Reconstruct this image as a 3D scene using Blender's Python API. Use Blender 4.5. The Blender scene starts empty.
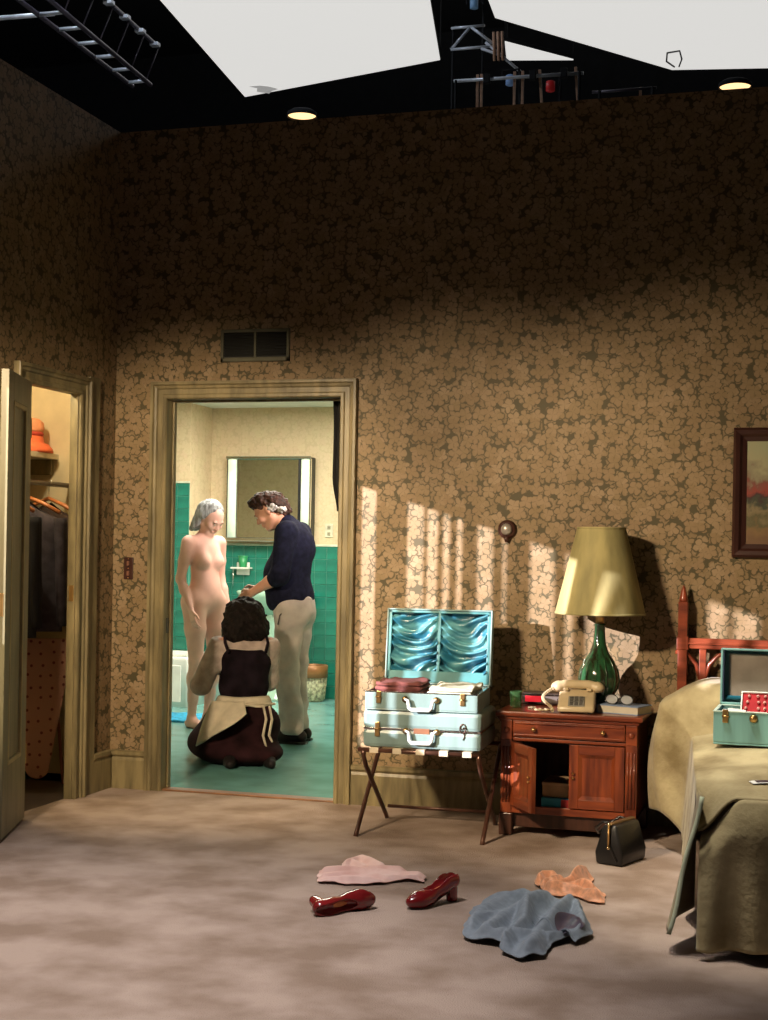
import bpy, bmesh, math, random
import numpy as np
from mathutils import Vector, Matrix, Euler

random.seed(7)
rng = np.random.RandomState(11)
sc = bpy.context.scene
COL = sc.collection
PI = math.pi

# ------------------------------------------------------------------ camera
YAW = math.radians(16.5)
cam = bpy.data.cameras.new('camera')
cam.sensor_fit = 'HORIZONTAL'
cam.sensor_width = 36.0
cam.lens = 36.0 * 1450.0 / 768.0
cam.shift_y = 41.0 / 768.0
cam.clip_start = .05
cam_o = bpy.data.objects.new('camera', cam)
COL.objects.link(cam_o)
cam_o.location = (3.539, -6.924, 1.27)
cam_o.rotation_euler = (Matrix.Rotation(YAW, 4, 'Z') @ Matrix.Rotation(PI / 2, 4, 'X') @ Matrix.Rotation(.018, 4, 'Z')).to_euler()
sc.camera = cam_o

# ------------------------------------------------------------------ world, exposure
world = bpy.data.worlds.new('world')
sc.world = world
world.use_nodes = True
world.node_tree.nodes['Background'].inputs[0].default_value = (.75, .85, 1, 1)
world.node_tree.nodes['Background'].inputs[1].default_value = .012
sc.view_settings.view_transform = 'Standard'
sc.view_settings.look = 'None'
sc.view_settings.exposure = 0
sc.view_settings.gamma = 1
sc.view_settings.use_curve_mapping = False


# ------------------------------------------------------------------ lights of the film set
def lamp(kind, name, loc, target, energy, color, **kw):
    l = bpy.data.lights.new(name, kind)
    l.energy = energy
    l.color = color
    for k, v in kw.items():
        setattr(l, k, v)
    o = bpy.data.objects.new(name, l)
    o.location = loc
    d = Vector(target) - Vector(loc)
    o.rotation_euler = d.to_track_quat('-Z', 'Y').to_euler()
    COL.objects.link(o)
    return o


# hard film lamp outside the curtained window of the left wall
SUN_P = (-6.0, -9.7, 3.86)
lamp('SPOT', 'window_sun_lamp', SUN_P, (0, -2.75, 1.25), 25000, (1, .92, .96), spot_size=math.radians(24), spot_blend=.25, shadow_soft_size=.035)
# three flagged lamps in front of the left wall, washing the lower back wall
lamp('SPOT', 'wall_wash_lamp', (1.0, -4.2, 2.7), (.50, 0, .88), 850, (1, .77, .50), spot_size=math.radians(40), spot_blend=.6, shadow_soft_size=.12)
lamp('SPOT', 'wall_wash_lamp', (.55, -4.4, 2.7), (1.95, 0, .86), 560, (1, .77, .50), spot_size=math.radians(40), spot_blend=.6, shadow_soft_size=.12)
lamp('SPOT', 'wall_wash_lamp', (.75, -4.6, 2.8), (3.2, 0, .86), 540, (1, .77, .50), spot_size=math.radians(38), spot_blend=.6, shadow_soft_size=.12)
# lamps on the lighting grid over the floor and the bed
lamp('SPOT', 'grid_floor_lamp', (1.2, -3.4, 5.2), (1.25, -3.25, 0), 1280, (1, .90, .84), spot_size=math.radians(54), spot_blend=.9, shadow_soft_size=.5)
lamp('SPOT', 'grid_bed_lamp', (2.5, -1.75, 4.3), (3.55, -1.35, .5), 900, (1, .9, .74), spot_size=math.radians(36), spot_blend=.8, shadow_soft_size=.2)
# bathroom, closet
lamp('AREA', 'bathroom_ceiling_lamp', (-.3, 3.2, 2.46), (-.3, 3.2, 0), 115, (1, .93, .78), shape='RECTANGLE', size=1.6, size_y=1.2)
lamp('SPOT', 'bathroom_key_lamp', (1.35, 1.6, 2.3), (-.75, 2.9, 1.2), 260, (1, .84, .74), spot_size=math.radians(66), spot_blend=.8, shadow_soft_size=.15)
lamp('POINT', 'closet_bulb', (-.30, -.72, 2.25), (0, 0, 0), 30, (1, .84, .55), shadow_soft_size=.04)
# cold work lights over the soundstage grid
lamp('POINT', 'stage_work_light', (-1.2, 1.4, 6.4), (0, 0, 0), 90, (.75, .85, 1), shadow_soft_size=.1)
lamp('POINT', 'stage_work_light', (-.15, 1.0, 5.4), (0, 0, 0), 22, (.9, .92, 1), shadow_soft_size=.1)


# ------------------------------------------------------------------ materials
def nd(nt, typ, **kw):
    n = nt.nodes.new(typ)
    for k, v in kw.items():
        setattr(n, k, v)
    return n


MATS = {}


def mat(name, col, rough=.6, metal=0, var=.12, scale=9, bump=0, bscale=120, col2=None, coat=0, spec=None, emit=None, estr=0, stretch=(1, 1, 1), trans=0, sheen=0, contrast=(.35, .65), transl=0):
    if name in MATS:
        return MATS[name]
    m = bpy.data.materials.new(name)
    m.use_nodes = True
    nt = m.node_tree
    b = nt.nodes['Principled BSDF']
    L = nt.links.new
    tc = nd(nt, 'ShaderNodeTexCoord')
    mp = nd(nt, 'ShaderNodeMapping')
    mp.inputs['Scale'].default_value = stretch
    L(tc.outputs['Object'], mp.inputs['Vector'])
    nz = nd(nt, 'ShaderNodeTexNoise')
    nz.inputs['Scale'].default_value = scale
    nz.inputs['Detail'].default_value = 5
    L(mp.outputs['Vector'], nz.inputs['Vector'])
    rp = nd(nt, 'ShaderNodeValToRGB')
    c2 = col2 if col2 else tuple(max(0, c * (1 - 2 * var)) for c in col)
    c1 = col if col2 else tuple(min(1, c * (1 + var)) for c in col)
    rp.color_ramp.elements[0].position = contrast[0]
    rp.color_ramp.elements[1].position = contrast[1]
    rp.color_ramp.elements[0].color = (*c2, 1)
    rp.color_ramp.elements[1].color = (*c1, 1)
    L(nz.outputs['Fac'], rp.inputs['Fac'])
    L(rp.outputs['Color'], b.inputs['Base Color'])
    b.inputs['Roughness'].default_value = rough
    b.inputs['Metallic'].default_value = metal
    if coat:
        b.inputs['Coat Weight'].default_value = coat
        b.inputs['Coat Roughness'].default_value = .12
    if sheen:
        b.inputs['Sheen Weight'].default_value = sheen
    if spec is not None:
        b.inputs['Specular IOR Level'].default_value = spec
    if trans:
        b.inputs['Transmission Weight'].default_value = trans
    if emit:
        b.inputs['Emission Color'].default_value = (*emit, 1)
        b.inputs['Emission Strength'].default_value = estr
    if bump:
        n2 = nd(nt, 'ShaderNodeTexNoise')
        n2.inputs['Scale'].default_value = bscale
        n2.inputs['Detail'].default_value = 3
        L(mp.outputs['Vector'], n2.inputs['Vector'])
        bp = nd(nt, 'ShaderNodeBump')
        bp.inputs['Strength'].default_value = bump
        bp.inputs['Distance'].default_value = .01
        L(n2.outputs['Fac'], bp.inputs['Height'])
        L(bp.outputs['Normal'], b.inputs['Normal'])
    if transl:
        tr = nd(nt, 'ShaderNodeBsdfTranslucent')
        L(rp.outputs['Color'], tr.inputs['Color'])
        mx = nd(nt, 'ShaderNodeMixShader')
        mx.inputs[0].default_value = transl
        L(b.outputs[0], mx.inputs[1])
        L(tr.outputs[0], mx.inputs[2])
        L(mx.outputs[0], nt.nodes['Material Output'].inputs['Surface'])
    MATS[name] = m
    return m


def wallpaper(name, petal_a, petal_b, ground, scale, depth=1.0):
    """packed little five-lobed blossoms with darker outlines"""
    m = bpy.data.materials.new(name)
    m.use_nodes = True
    nt = m.node_tree
    L = nt.links.new
    b = nt.nodes['Principled BSDF']

    def mth(op, a, b_=None, c=None):
        n = nd(nt, 'ShaderNodeMath', operation=op)
        for i, x in enumerate((a, b_, c)):
            if x is None:
                continue
            if isinstance(x, (int, float)):
                n.inputs[i].default_value = x
            else:
                L(x, n.inputs[i])
        return n.outputs[0]
    tc = nd(nt, 'ShaderNodeTexCoord')
    sp = nd(nt, 'ShaderNodeSeparateXYZ')
    L(tc.outputs['Object'], sp.inputs[0])
    cb = nd(nt, 'ShaderNodeCombineXYZ')
    L(mth('ADD', sp.outputs[0], sp.outputs[1]), cb.inputs[0])
    L(sp.outputs[2], cb.inputs[1])
    dn = nd(nt, 'ShaderNodeTexNoise')
    dn.inputs['Scale'].default_value = 30
    L(cb.outputs[0], dn.inputs['Vector'])
    mixv = nd(nt, 'ShaderNodeMix', data_type='VECTOR')
    mixv.inputs[0].default_value = .028
    L(cb.outputs[0], mixv.inputs[4])
    L(dn.outputs['Color'], mixv.inputs[5])
    def vor(feature, k, rand):
        v = nd(nt, 'ShaderNodeTexVoronoi', feature=feature, voronoi_dimensions='2D')
        v.inputs['Scale'].default_value = k
        v.inputs['Randomness'].default_value = rand
        L(mixv.outputs[1], v.inputs['Vector'])
        return v

    def rng_(x, a0, a1, lo=0.0, hi=1.0):
        n = nd(nt, 'ShaderNodeMapRange')
        for q_, w_ in enumerate((a0, a1, lo, hi)):
            n.inputs[q_ + 1].default_value = w_
        L(x, n.inputs[0])
        return n.outputs[0]
    layers = []
    rnds = []
    for k_, off in ((scale, 0.0), (scale * 1.07, 3.37)):
        of = nd(nt, 'ShaderNodeVectorMath', operation='ADD')
        of.inputs[1].default_value = (off, off * 1.7, 0)
        L(mixv.outputs[1], of.inputs[0])
        v = nd(nt, 'ShaderNodeTexVoronoi', feature='F1', voronoi_dimensions='2D')
        v.inputs['Scale'].default_value = k_
        v.inputs['Randomness'].default_value = .75
        L(of.outputs[0], v.inputs['Vector'])
        df = nd(nt, 'ShaderNodeVectorMath', operation='SUBTRACT')
        L(of.outputs[0], df.inputs[0])
        L(v.outputs['Position'], df.inputs[1])
        ds = nd(nt, 'ShaderNodeSeparateXYZ')
        L(df.outputs[0], ds.inputs[0])
        rc = nd(nt, 'ShaderNodeSeparateColor')
        L(v.outputs['Color'], rc.inputs[0])
        ph = mth('ADD', mth('MULTIPLY', mth('ARCTAN2', ds.outputs[1], ds.outputs[0]), 2.0), mth('MULTIPLY', rc.outputs[0], 6.28))
        lobe = mth('ABSOLUTE', mth('COSINE', ph))                  # four lobes, like a clover
        d = mth('SUBTRACT', mth('MULTIPLY_ADD', lobe, .24, .365), v.outputs['Distance'])
        fill = rng_(d, .0, .07)
        halo = rng_(d, -.13, -.02)                                 # dark line around each clover
        vein = rng_(lobe, .0, .38, .5)
        layers.append((mth('MULTIPLY', fill, vein), halo))
        rnds.append(rc.outputs[1])
    under = mth('MULTIPLY', mth('MULTIPLY', layers[1][0], .85), mth('SUBTRACT', 1.0, layers[0][1]))
    tot = mth('MAXIMUM', layers[0][0], under)
    big = nd(nt, 'ShaderNodeTexNoise')
    big.inputs['Scale'].default_value = 5
    L(cb.outputs[0], big.inputs['Vector'])
    mc = nd(nt, 'ShaderNodeMix', data_type='RGBA')
    L(mth('MULTIPLY_ADD', rnds[0], .6, mth('MULTIPLY', big.outputs['Fac'], .4)), mc.inputs[0])
    mc.inputs[6].default_value = (*petal_a, 1)
    mc.inputs[7].default_value = (*petal_b, 1)
    mg = nd(nt, 'ShaderNodeMix', data_type='RGBA')
    L(mth('MULTIPLY', rnds[1], .8), mg.inputs[0])
    L(mc.outputs[2], mg.inputs[6])
    mg.inputs[7].default_value = (petal_b[0] * 1.04, petal_b[1] * 1.12, petal_b[2] * 1.10, 1)
    m2 = nd(nt, 'ShaderNodeMix', data_type='RGBA')
    L(mth('MULTIPLY_ADD', tot, depth, 1 - depth), m2.inputs[0])
    m2.inputs[6].default_value = (*ground, 1)
    L(mg.outputs[2], m2.inputs[7])
    L(m2.outputs[2], b.inputs['Base Color'])
    b.inputs['Roughness'].default_value = .55
    b.inputs['Specular IOR Level'].default_value = .25
    return m


WALLPAPER = wallpaper('floral_wallpaper', (.335, .245, .15), (.215, .138, .07), (.074, .060, .028), 17)
BATHPAPER = wallpaper('cream_speckled_wallpaper', (.66, .52, .35), (.61, .47, .30), (.50, .39, .24), 15, .5)
CARPET = mat('mauve_carpet', (.45, .355, .305), .95, var=.2, scale=3.6, bump=.7, bscale=200, col2=(.285, .21, .165), spec=.1, contrast=(.36, .62))
PAINT = mat('olive_painted_wood', (.21, .17, .085), .42, var=.22, scale=6, bump=.08, bscale=60, stretch=(3, 3, .6))
DOORP = mat('grey_green_painted_door', (.19, .175, .10), .4, var=.15, scale=4, bump=.05, bscale=50, stretch=(3, 3, .5))
DARKW = mat('black_set_flat', (.01, .01, .011), .9)
CLOSETP = mat('cream_closet_plaster', (.62, .52, .33), .8, var=.08, scale=5, bump=.05)
WHITEP = mat('white_plaster', (.74, .74, .66), .8, var=.05)
TILE = mat('sea_green_glazed_tile', (.016, .185, .135), .13, var=.14, scale=7, coat=.4)
GROUT = mat('pale_green_grout', (.09, .30, .23), .8)
BATHFLOOR = mat('teal_bathroom_floor', (.155, .37, .35), .22, var=.12, scale=4, bump=.03, bscale=30)
WOOD = mat('red_mahogany', (.27, .058, .017), .3, scale=3.2, col2=(.10, .019, .007), stretch=(9, 9, 1.2), coat=.35, bump=.04, bscale=20)
WOODH = mat('red_mahogany_lengthwise', (.27, .058, .017), .3, scale=3.2, col2=(.115, .021, .008), stretch=(1.2, 9, 9), coat=.35, bump=.04, bscale=20)
DWOOD = mat('dark_walnut', (.07, .026, .016), .32, scale=4, col2=(.03, .012, .008), stretch=(9, 9, 1), coat=.2)
BRASS = mat('aged_brass', (.62, .40, .17), .32, 1, var=.2)
CHROME = mat('polished_chrome', (.8, .8, .78), .12, 1, var=.03)
BLACK = mat('black_plastic', (.012, .012, .013), .35, var=.1)
CASE = mat('pearl_mint_vinyl', (.20, .30, .295), .32, var=.1, scale=3, coat=.25, stretch=(4, 4, .4))
CASED = mat('mint_vinyl_edge', (.25, .41, .40), .35, var=.1)
SATIN = mat('aqua_satin', (.13, .38, .43), .22, var=.25, scale=8, col2=(.02, .13, .20), contrast=(.42, .58), stretch=(.6, 1, 1.6))
TEAL = mat('teal_vinyl', (.20, .43, .44), .38, var=.14, scale=3, stretch=(5, 5, .5))
SKIN = mat('warm_skin', (.76, .45, .37), .5, var=.06, scale=7, spec=.35)
SKIN2 = mat('ruddy_skin', (.55, .28, .20), .5, var=.08, scale=9, spec=.35)
LIP = mat('lip_tone', (.42, .14, .12), .4)
EYE = mat('dark_eye', (.05, .03, .02), .3)
STEEL = mat('grey_steel_tube', (.42, .43, .46), .38, .6, var=.1)
GLASSG = mat('green_glass', (.10, .42, .12), .06, trans=.75, var=.05)
PAPER = mat('ivory_paper', (.5, .46, .37), .8, var=.05)


# ------------------------------------------------------------------ mesh helpers
class MB:
    def __init__(self):
        self.v = []
        self.f = []

    def add(self, vs, fs):
        o = len(self.v)
        self.v += [tuple(float(c) for c in p) for p in vs]
        self.f += [tuple(i + o for i in f) for f in fs]
        return self

    def box(self, a, b):
        x0, y0, z0 = a
        x1, y1, z1 = b
        return self.add([(x0, y0, z0), (x1, y0, z0), (x1, y1, z0), (x0, y1, z0), (x0, y0, z1), (x1, y0, z1), (x1, y1, z1), (x0, y1, z1)],
                        [(0, 3, 2, 1), (4, 5, 6, 7), (0, 1, 5, 4), (1, 2, 6, 5), (2, 3, 7, 6), (3, 0, 4, 7)])

    def tube(self, pts, r, n=10, caps=True, flat=None):
        pts = [Vector(p) for p in pts]
        rs = r if isinstance(r, (list, tuple)) else [r] * len(pts)
        vs, fs = [], []
        up = None
        for i, p in enumerate(pts):
            t = (pts[min(i + 1, len(pts) - 1)] - pts[max(i - 1, 0)]).normalized()
            if up is None:
                up = t.orthogonal().normalized()
                if flat is not None:
                    up = (Vector(flat) - t * t.dot(Vector(flat))).normalized()
            up = (up - t * up.dot(t)).normalized()
            s = t.cross(up)
            for k in range(n):
                a = 2 * PI * k / n
                vs.append(p + (up * math.cos(a) + s * math.sin(a)) * rs[i])
        for i in range(len(pts) - 1):
            for k in range(n):
                k2 = (k + 1) % n
                fs.append((i * n + k, i * n + k2, (i + 1) * n + k2, (i + 1) * n + k))
        if caps:
            fs.append(tuple(range(n))[::-1])
            fs.append(tuple((len(pts) - 1) * n + k for k in range(n)))
        return self.add(vs, fs)

    def lathe(self, prof, n=24, c=(0, 0, 0), caps=True):
        vs, fs = [], []
        for r, z in prof:
            for k in range(n):
                a = 2 * PI * k / n
                vs.append((c[0] + r * math.cos(a), c[1] + r * math.sin(a), c[2] + z))
        for i in range(len(prof) - 1):
            for k in range(n):
                k2 = (k + 1) % n
                fs.append((i * n + k, i * n + k2, (i + 1) * n + k2, (i + 1) * n + k))
        if caps:
            fs.append(tuple(range(n))[::-1])
            fs.append(tuple((len(prof) - 1) * n + k for k in range(n)))
        return self.add(vs, fs)

    def prism(self, outline, fn0, fn1):
        n = len(outline)
        vs = [fn0(*p) for p in outline] + [fn1(*p) for p in outline]
        fs = [tuple(range(n))[::-1], tuple(range(n, 2 * n))] + [(i, (i + 1) % n, n + (i + 1) % n, n + i) for i in range(n)]
        return self.add(vs, fs)

    def grid(self, fn, nu, nv):
        vs = [fn(i / nu, j / nv) for j in range(nv + 1) for i in range(nu + 1)]
        fs = [(j * (nu + 1) + i, j * (nu + 1) + i + 1, (j + 1) * (nu + 1) + i + 1, (j + 1) * (nu + 1) + i) for j in range(nv) for i in range(nu)]
        return self.add(vs, fs)

    def xf(self, M, start=0):
        for i in range(start, len(self.v)):
            self.v[i] = tuple(M @ Vector(self.v[i]))
        return self

    def build(self, name, material, parent=None, bevel=0, smooth=False, solid=0, sub=0, off=-1, seg=2, recalc=True):
        me = bpy.data.meshes.new(name)
        me.from_pydata(self.v, [], self.f)
        if recalc:
            bm = bmesh.new()
            bm.from_mesh(me)
            bmesh.ops.recalc_face_normals(bm, faces=bm.faces)
            bm.to_mesh(me)
            bm.free()
        me.materials.append(material)
        if smooth:
            me.polygons.foreach_set('use_smooth', [True] * len(me.polygons))
        o = bpy.data.objects.new(name, me)
        COL.objects.link(o)
        if parent is not None:
            o.parent = parent
        if bevel:
            md = o.modifiers.new('bevel', 'BEVEL')
            md.width = bevel
            md.segments = seg
            md.limit_method = 'ANGLE'
            md.angle_limit = math.radians(50)
        if solid:
            md = o.modifiers.new('solid', 'SOLIDIFY')
            md.thickness = solid
            md.offset = off
        if sub:
            md = o.modifiers.new('sub', 'SUBSURF')
            md.levels = sub
            md.render_levels = sub
        return o


def box(name, a, b, material, parent=None, bevel=.003):
    return MB().box(a, b).build(name, material, parent, bevel)


def thing(name, label, cat, loc=(0, 0, 0), rz=0, group=None, rot=None):
    o = bpy.data.objects.new(name, None)
    o.empty_display_size = .1
    COL.objects.link(o)
    o.location = loc
    o.rotation_euler = rot if rot else (0, 0, rz)
    tag(o, label, cat, group)
    return o


def tag(o, label, cat, group=None):
    o['label'] = label
    o['category'] = cat
    if group:
        o['group'] = group
    return o


def struct(o, label=None):
    o['kind'] = 'structure'
    if label:
        o['label'] = label
    return o


def sweep(path, prof, frame):
    """mitred sweep of a profile (a = sideways, b = out of the wall) along a 2D open path; frame(p, q, b) -> 3D"""
    n = len(path)
    rings = []
    for i, (px, py) in enumerate(path):
        ds = []
        if i > 0:
            ds.append(Vector((px - path[i - 1][0], py - path[i - 1][1])).normalized())
        if i < n - 1:
            ds.append(Vector((path[i + 1][0] - px, path[i + 1][1] - py)).normalized())
        ns = [Vector((-d.y, d.x)) for d in ds]
        nn = ns[0] if len(ns) == 1 else (ns[0] + ns[1]) / (1 + ns[0].dot(ns[1]))
        rings.append([frame(px + nn.x * a, py + nn.y * a, b) for a, b in prof])
    k = len(prof)
    mb = MB()
    vs = [p for r in rings for p in r]
    fs = []
    for i in range(n - 1):
        for j in range(k):
            j2 = (j + 1) % k
            fs.append((i * k + j, i * k + j2, (i + 1) * k + j2, (i + 1) * k + j))
    fs.append(tuple(range(k))[::-1])
    fs.append(tuple((n - 1) * k + j for j in range(k)))
    return mb.add(vs, fs)


# ---- implicit surfaces: smooth unions of tapered limbs, meshed with surface nets
def sines(P, f, seed=0, n=6):
    r = np.random.RandomState(seed)
    out = 0
    for _ in range(n):
        d = r.normal(size=3)
        d /= np.linalg.norm(d)
        out = out + np.sin((P @ d) * f * r.uniform(.7, 1.3) + r.uniform(0, 6.28))
    return out / n


def sdf_mesh(prims, res=.01, disp=None):
    lo = np.full(3, 1e9)
    hi = np.full(3, -1e9)
    for p in prims:
        if p[0] == 'c':
            r = max(p[3], p[4])
            for q in (p[1], p[2]):
                lo = np.minimum(lo, np.array(q) - r)
                hi = np.maximum(hi, np.array(q) + r)
        elif p[0] == 'e':
            r = max(p[2])
            lo = np.minimum(lo, np.array(p[1]) - r)
            hi = np.maximum(hi, np.array(p[1]) + r)
    lo -= 4 * res
    hi += 4 * res
    n = np.ceil((hi - lo) / res).astype(int) + 1
    ax = [lo[i] + res * np.arange(n[i]) for i in range(3)]
    D = np.full(n, .25)

    def dist(p, P):
        if p[0] in ('c', 'sc'):
            a, b = np.array(p[1], float), np.array(p[2], float)
            ab = b - a
            L2 = max(1e-9, ab @ ab)
            t = np.clip(((P - a) @ ab) / L2, 0, 1)
            return np.linalg.norm(P - a - t[..., None] * ab, axis=-1) - (p[3] + (p[4] - p[3]) * t)
        if p[0] in ('e', 'se'):
            Q = P - np.array(p[1])
            if len(p) > 4 and p[4]:
                R = np.array(Euler(p[4]).to_matrix())
                Q = Q @ R
            r = np.array(p[2], float)
            k0 = np.linalg.norm(Q / r, axis=-1)
            k1 = np.linalg.norm(Q / (r * r), axis=-1) + 1e-9
            return k0 * (k0 - 1) / k1
        if p[0] == 'cut':      # keep the side where (P - point).normal < 0
            return (P - np.array(p[1])) @ np.array(p[2], float)
    for p in prims:
        if p[0] == 'cut':
            G = np.stack(np.meshgrid(*ax, indexing='ij'), -1)
            D = np.maximum(D, dist(p, G))
            continue
        if p[0] in ('c', 'sc'):
            r = max(p[3], p[4])
            a, b = np.minimum(p[1], p[2]) - r, np.maximum(p[1], p[2]) + r
            k = p[5] if len(p) > 5 else .02
        else:
            r = max(p[2])
            a, b = np.array(p[1]) - r, np.array(p[1]) + r
            k = p[3] if len(p) > 3 and p[3] else .02
        m = 2 * k + 3 * res
        i0 = np.maximum(0, np.floor((a - m - lo) / res).astype(int))
        i1 = np.minimum(n, np.ceil((b + m - lo) / res).astype(int) + 1)
        sl = tuple(slice(i0[i], i1[i]) for i in range(3))
        G = np.stack(np.meshgrid(*[ax[i][sl[i]] for i in range(3)], indexing='ij'), -1)
        d = dist(p, G)
        S = D[sl]
        if p[0][0] == 's':
            D[sl] = np.maximum(S, -d)
        else:
            h = np.clip(.5 + .5 * (S - d) / k, 0, 1)
            D[sl] = S + (d - S) * h - k * h * (1 - h)
    if disp:
        G = np.stack(np.meshgrid(*ax, indexing='ij'), -1)
        D = D + disp(G)
    # surface nets
    s = D < 0
    corners = [(i, j, k) for i in (0, 1) for j in (0, 1) for k in (0, 1)]
    cnt = sum(s[i:n[0] - 1 + i, j:n[1] - 1 + j, k:n[2] - 1 + k].astype(np.int8) for i, j, k in corners)
    act = np.argwhere((cnt > 0) & (cnt < 8))
    idx = -np.ones(n - 1, int)
    idx[tuple(act.T)] = np.arange(len(act))
    acc = np.zeros((len(act), 3))
    w = np.zeros(len(act))
    for a_ in range(3):
        for c0 in corners:
            if c0[a_]:
                continue
            c1 = list(c0)
            c1[a_] = 1
            d0 = D[tuple((act + c0).T)]
            d1 = D[tuple((act + c1).T)]
            x = (d0 < 0) != (d1 < 0)
            t = np.where(x, d0 / np.where(x, d0 - d1, 1), 0)
            pos = np.array(c0, float)[None].repeat(len(act), 0)
            pos[:, a_] = t
            acc += pos * x[:, None]
            w += x
    V = lo + (act + acc / w[:, None]) * res
    faces = []
    for a_ in range(3):
        b_, c_ = (a_ + 1) % 3, (a_ + 2) % 3
        sh = [slice(None)] * 3
        sh2 = [slice(None)] * 3
        sh[a_] = slice(0, -1)
        sh2[a_] = slice(1, None)
        e = np.argwhere(s[tuple(sh)] != s[tuple(sh2)])
        e = e[(e[:, b_] > 0) & (e[:, c_] > 0) & (e[:, b_] < n[b_] - 1) & (e[:, c_] < n[c_] - 1)]
        fl = s[tuple(e.T)]

        def at(db, dc):
            q = e.copy()
            q[:, b_] -= db
            q[:, c_] -= dc
            return idx[tuple(q.T)]
        q = np.stack([at(1, 1), at(0, 1), at(0, 0), at(1, 0)], 1)
        q[~fl] = q[~fl][:, ::-1]
        faces.append(q)
    Fc = np.concatenate(faces)
    Fc = Fc[(Fc >= 0).all(1)]
    return V, Fc


def sdf_obj(name, prims, material, parent, res=.01, disp=None, smooth_it=2, filt=None):
    V, Fc = sdf_mesh(prims, res, disp)
    me = bpy.data.meshes.new(name)
    me.from_pydata(V.tolist(), [], Fc.tolist())
    me.materials.append(material)
    me.polygons.foreach_set('use_smooth', [True] * len(me.polygons))
    o = bpy.data.objects.new(name, me)
    COL.objects.link(o)
    o.parent = parent
    if smooth_it:
        md = o.modifiers.new('smooth', 'SMOOTH')
        md.iterations = smooth_it
        md.factor = .5
    return o


def copy_tree(o, parent=None):
    c = o.copy()
    COL.objects.link(c)
    c.parent = parent
    for ch in list(o.children):
        copy_tree(ch, c)
    return c


# ================================================================== THE SETTING
WALL_H = 3.45
struct(MB().box((-.04, -4.6, -.1), (5.8, .06, 0)).build('floor', CARPET), 'mottled mauve brown carpet')
# back wall with the bathroom doorway
DX0, DX1, DH = .285, 1.265, 2.055
wb = MB()
wb.box((-.04, 0, 0), (DX0, .10, WALL_H)).box((DX1, 0, 0), (5.8, .10, WALL_H)).box((DX0, 0, DH), (DX1, .10, WALL_H))
struct(wb.build('wall_back', WALLPAPER), 'back wall in brown leaf and blossom wallpaper')
# left wall with closet opening and curtained window
CY0, CY1, CH = -.93, -.405, 2.035
WY0, WY1, WZ0, WZ1 = -4.1, -1.62, .90, 2.03
wl = MB()
wl.box((-.04, CY1, 0), (0, 0, WALL_H)).box((-.04, CY0, CH), (0, CY1, WALL_H)).box((-.04, WY1, 0), (0, CY0, WALL_H))
wl.box((-.04, WY0, 0), (0, WY1, WZ0)).box((-.04, WY0, WZ1), (0, WY1, WALL_H)).box((-.04, -6.4, 0), (0, WY0, WALL_H))
struct(wl.build('wall_left', WALLPAPER), 'left wall in brown leaf and blossom wallpaper')

BB = [(0, 0), (0, .016), (.15, .016), (.165, .011), (.178, .022), (.195, .022), (.2, .010), (.2, 0)]


def baseboard(name, p0, p1, axis):
    mb = MB()
    if axis == 'x':
        vs = [(x, -b, a) for x in (p0, p1) for a, b in BB]
    else:
        vs = [(b, y, a) for y in (p0, p1) for a, b in BB]
    k = len(BB)
    mb.add(vs, [(j, (j + 1) % k, k + (j + 1) % k, k + j) for j in range(k)] + [tuple(range(k)), tuple(range(k, 2 * k))])
    return struct(mb.build(name, PAINT))


baseboard('baseboard_back', 1.34, 5.8, 'x')
baseboard('baseboard_back', 0.022, .212, 'x')
baseboard('baseboard_left', -.205, 0, 'y')
baseboard('baseboard_left', -6.4, -1.03, 'y')

# stepped door casing profile: a = away from the opening, b = out of the wall
CAS = [(0, 0), (0, .014), (.006, .020), (.02, .020), (.026, .014), (.05, .014), (.056, .022), (.068, .024), (.074, .034), (.088, .034), (.09, .028), (.09, 0)]


def casing(name, x0, x1, h, frame, label):
    path = [(x0, 0), (x0, h), (x1, h), (x1, 0)]
    o = sweep(path, CAS, frame).build(name, PAINT)
    return struct(o, label)


t1 = casing('trim_1', .302, 1.249, 2.04, lambda p, q, b: (p, -b, q), 'olive painted casing around the bathroom doorway')
# jamb lining of the bathroom doorway with stop bead
jm = MB()
jm.box((DX0, -.002, 0), (.302, .11, DH)).box((1.249, -.002, 0), (DX1, .11, DH)).box((.302, -.002, 2.038), (1.249, .11, DH))
jm.box((.302, .055, 0), (.312, .085, 2.038)).box((1.239, .055, 0), (1.249, .085, 2.038)).box((.312, .055, 2.028), (1.239, .085, 2.038))
jm.build('jamb', PAINT, t1, .002)
box('strike_plate', (.3015, .02, .82), (.3045, .048, .90), BLACK, t1, .001)
box('threshold', (.302, 0.0, 0), (1.249, .075, .010), mat('worn_oak_threshold', (.23, .11, .05), .4), t1, .003)
t2 = casing('trim_2', -CY1, -CY0, 2.025, lambda p, q, b: (b, -p, q), 'olive painted casing around the closet')
jm = MB()
jm.box((-.042, CY1 - .006, 0), (.001, CY1, CH)).box((-.042, CY0, 0), (.001, CY0 + .006, CH)).box((-.042, CY0, CH - .01), (.001, CY1, CH))
jm.build('jamb', PAINT, t2, .001)
box('side_board', (0, -.318, 0), (.018, -.205, 2.128), PAINT, t2, .004)
box('latch_plate', (-.03, CY1 - .009, .99), (-.006, CY1 - .005, 1.07), BRASS, t2, .001)

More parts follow.
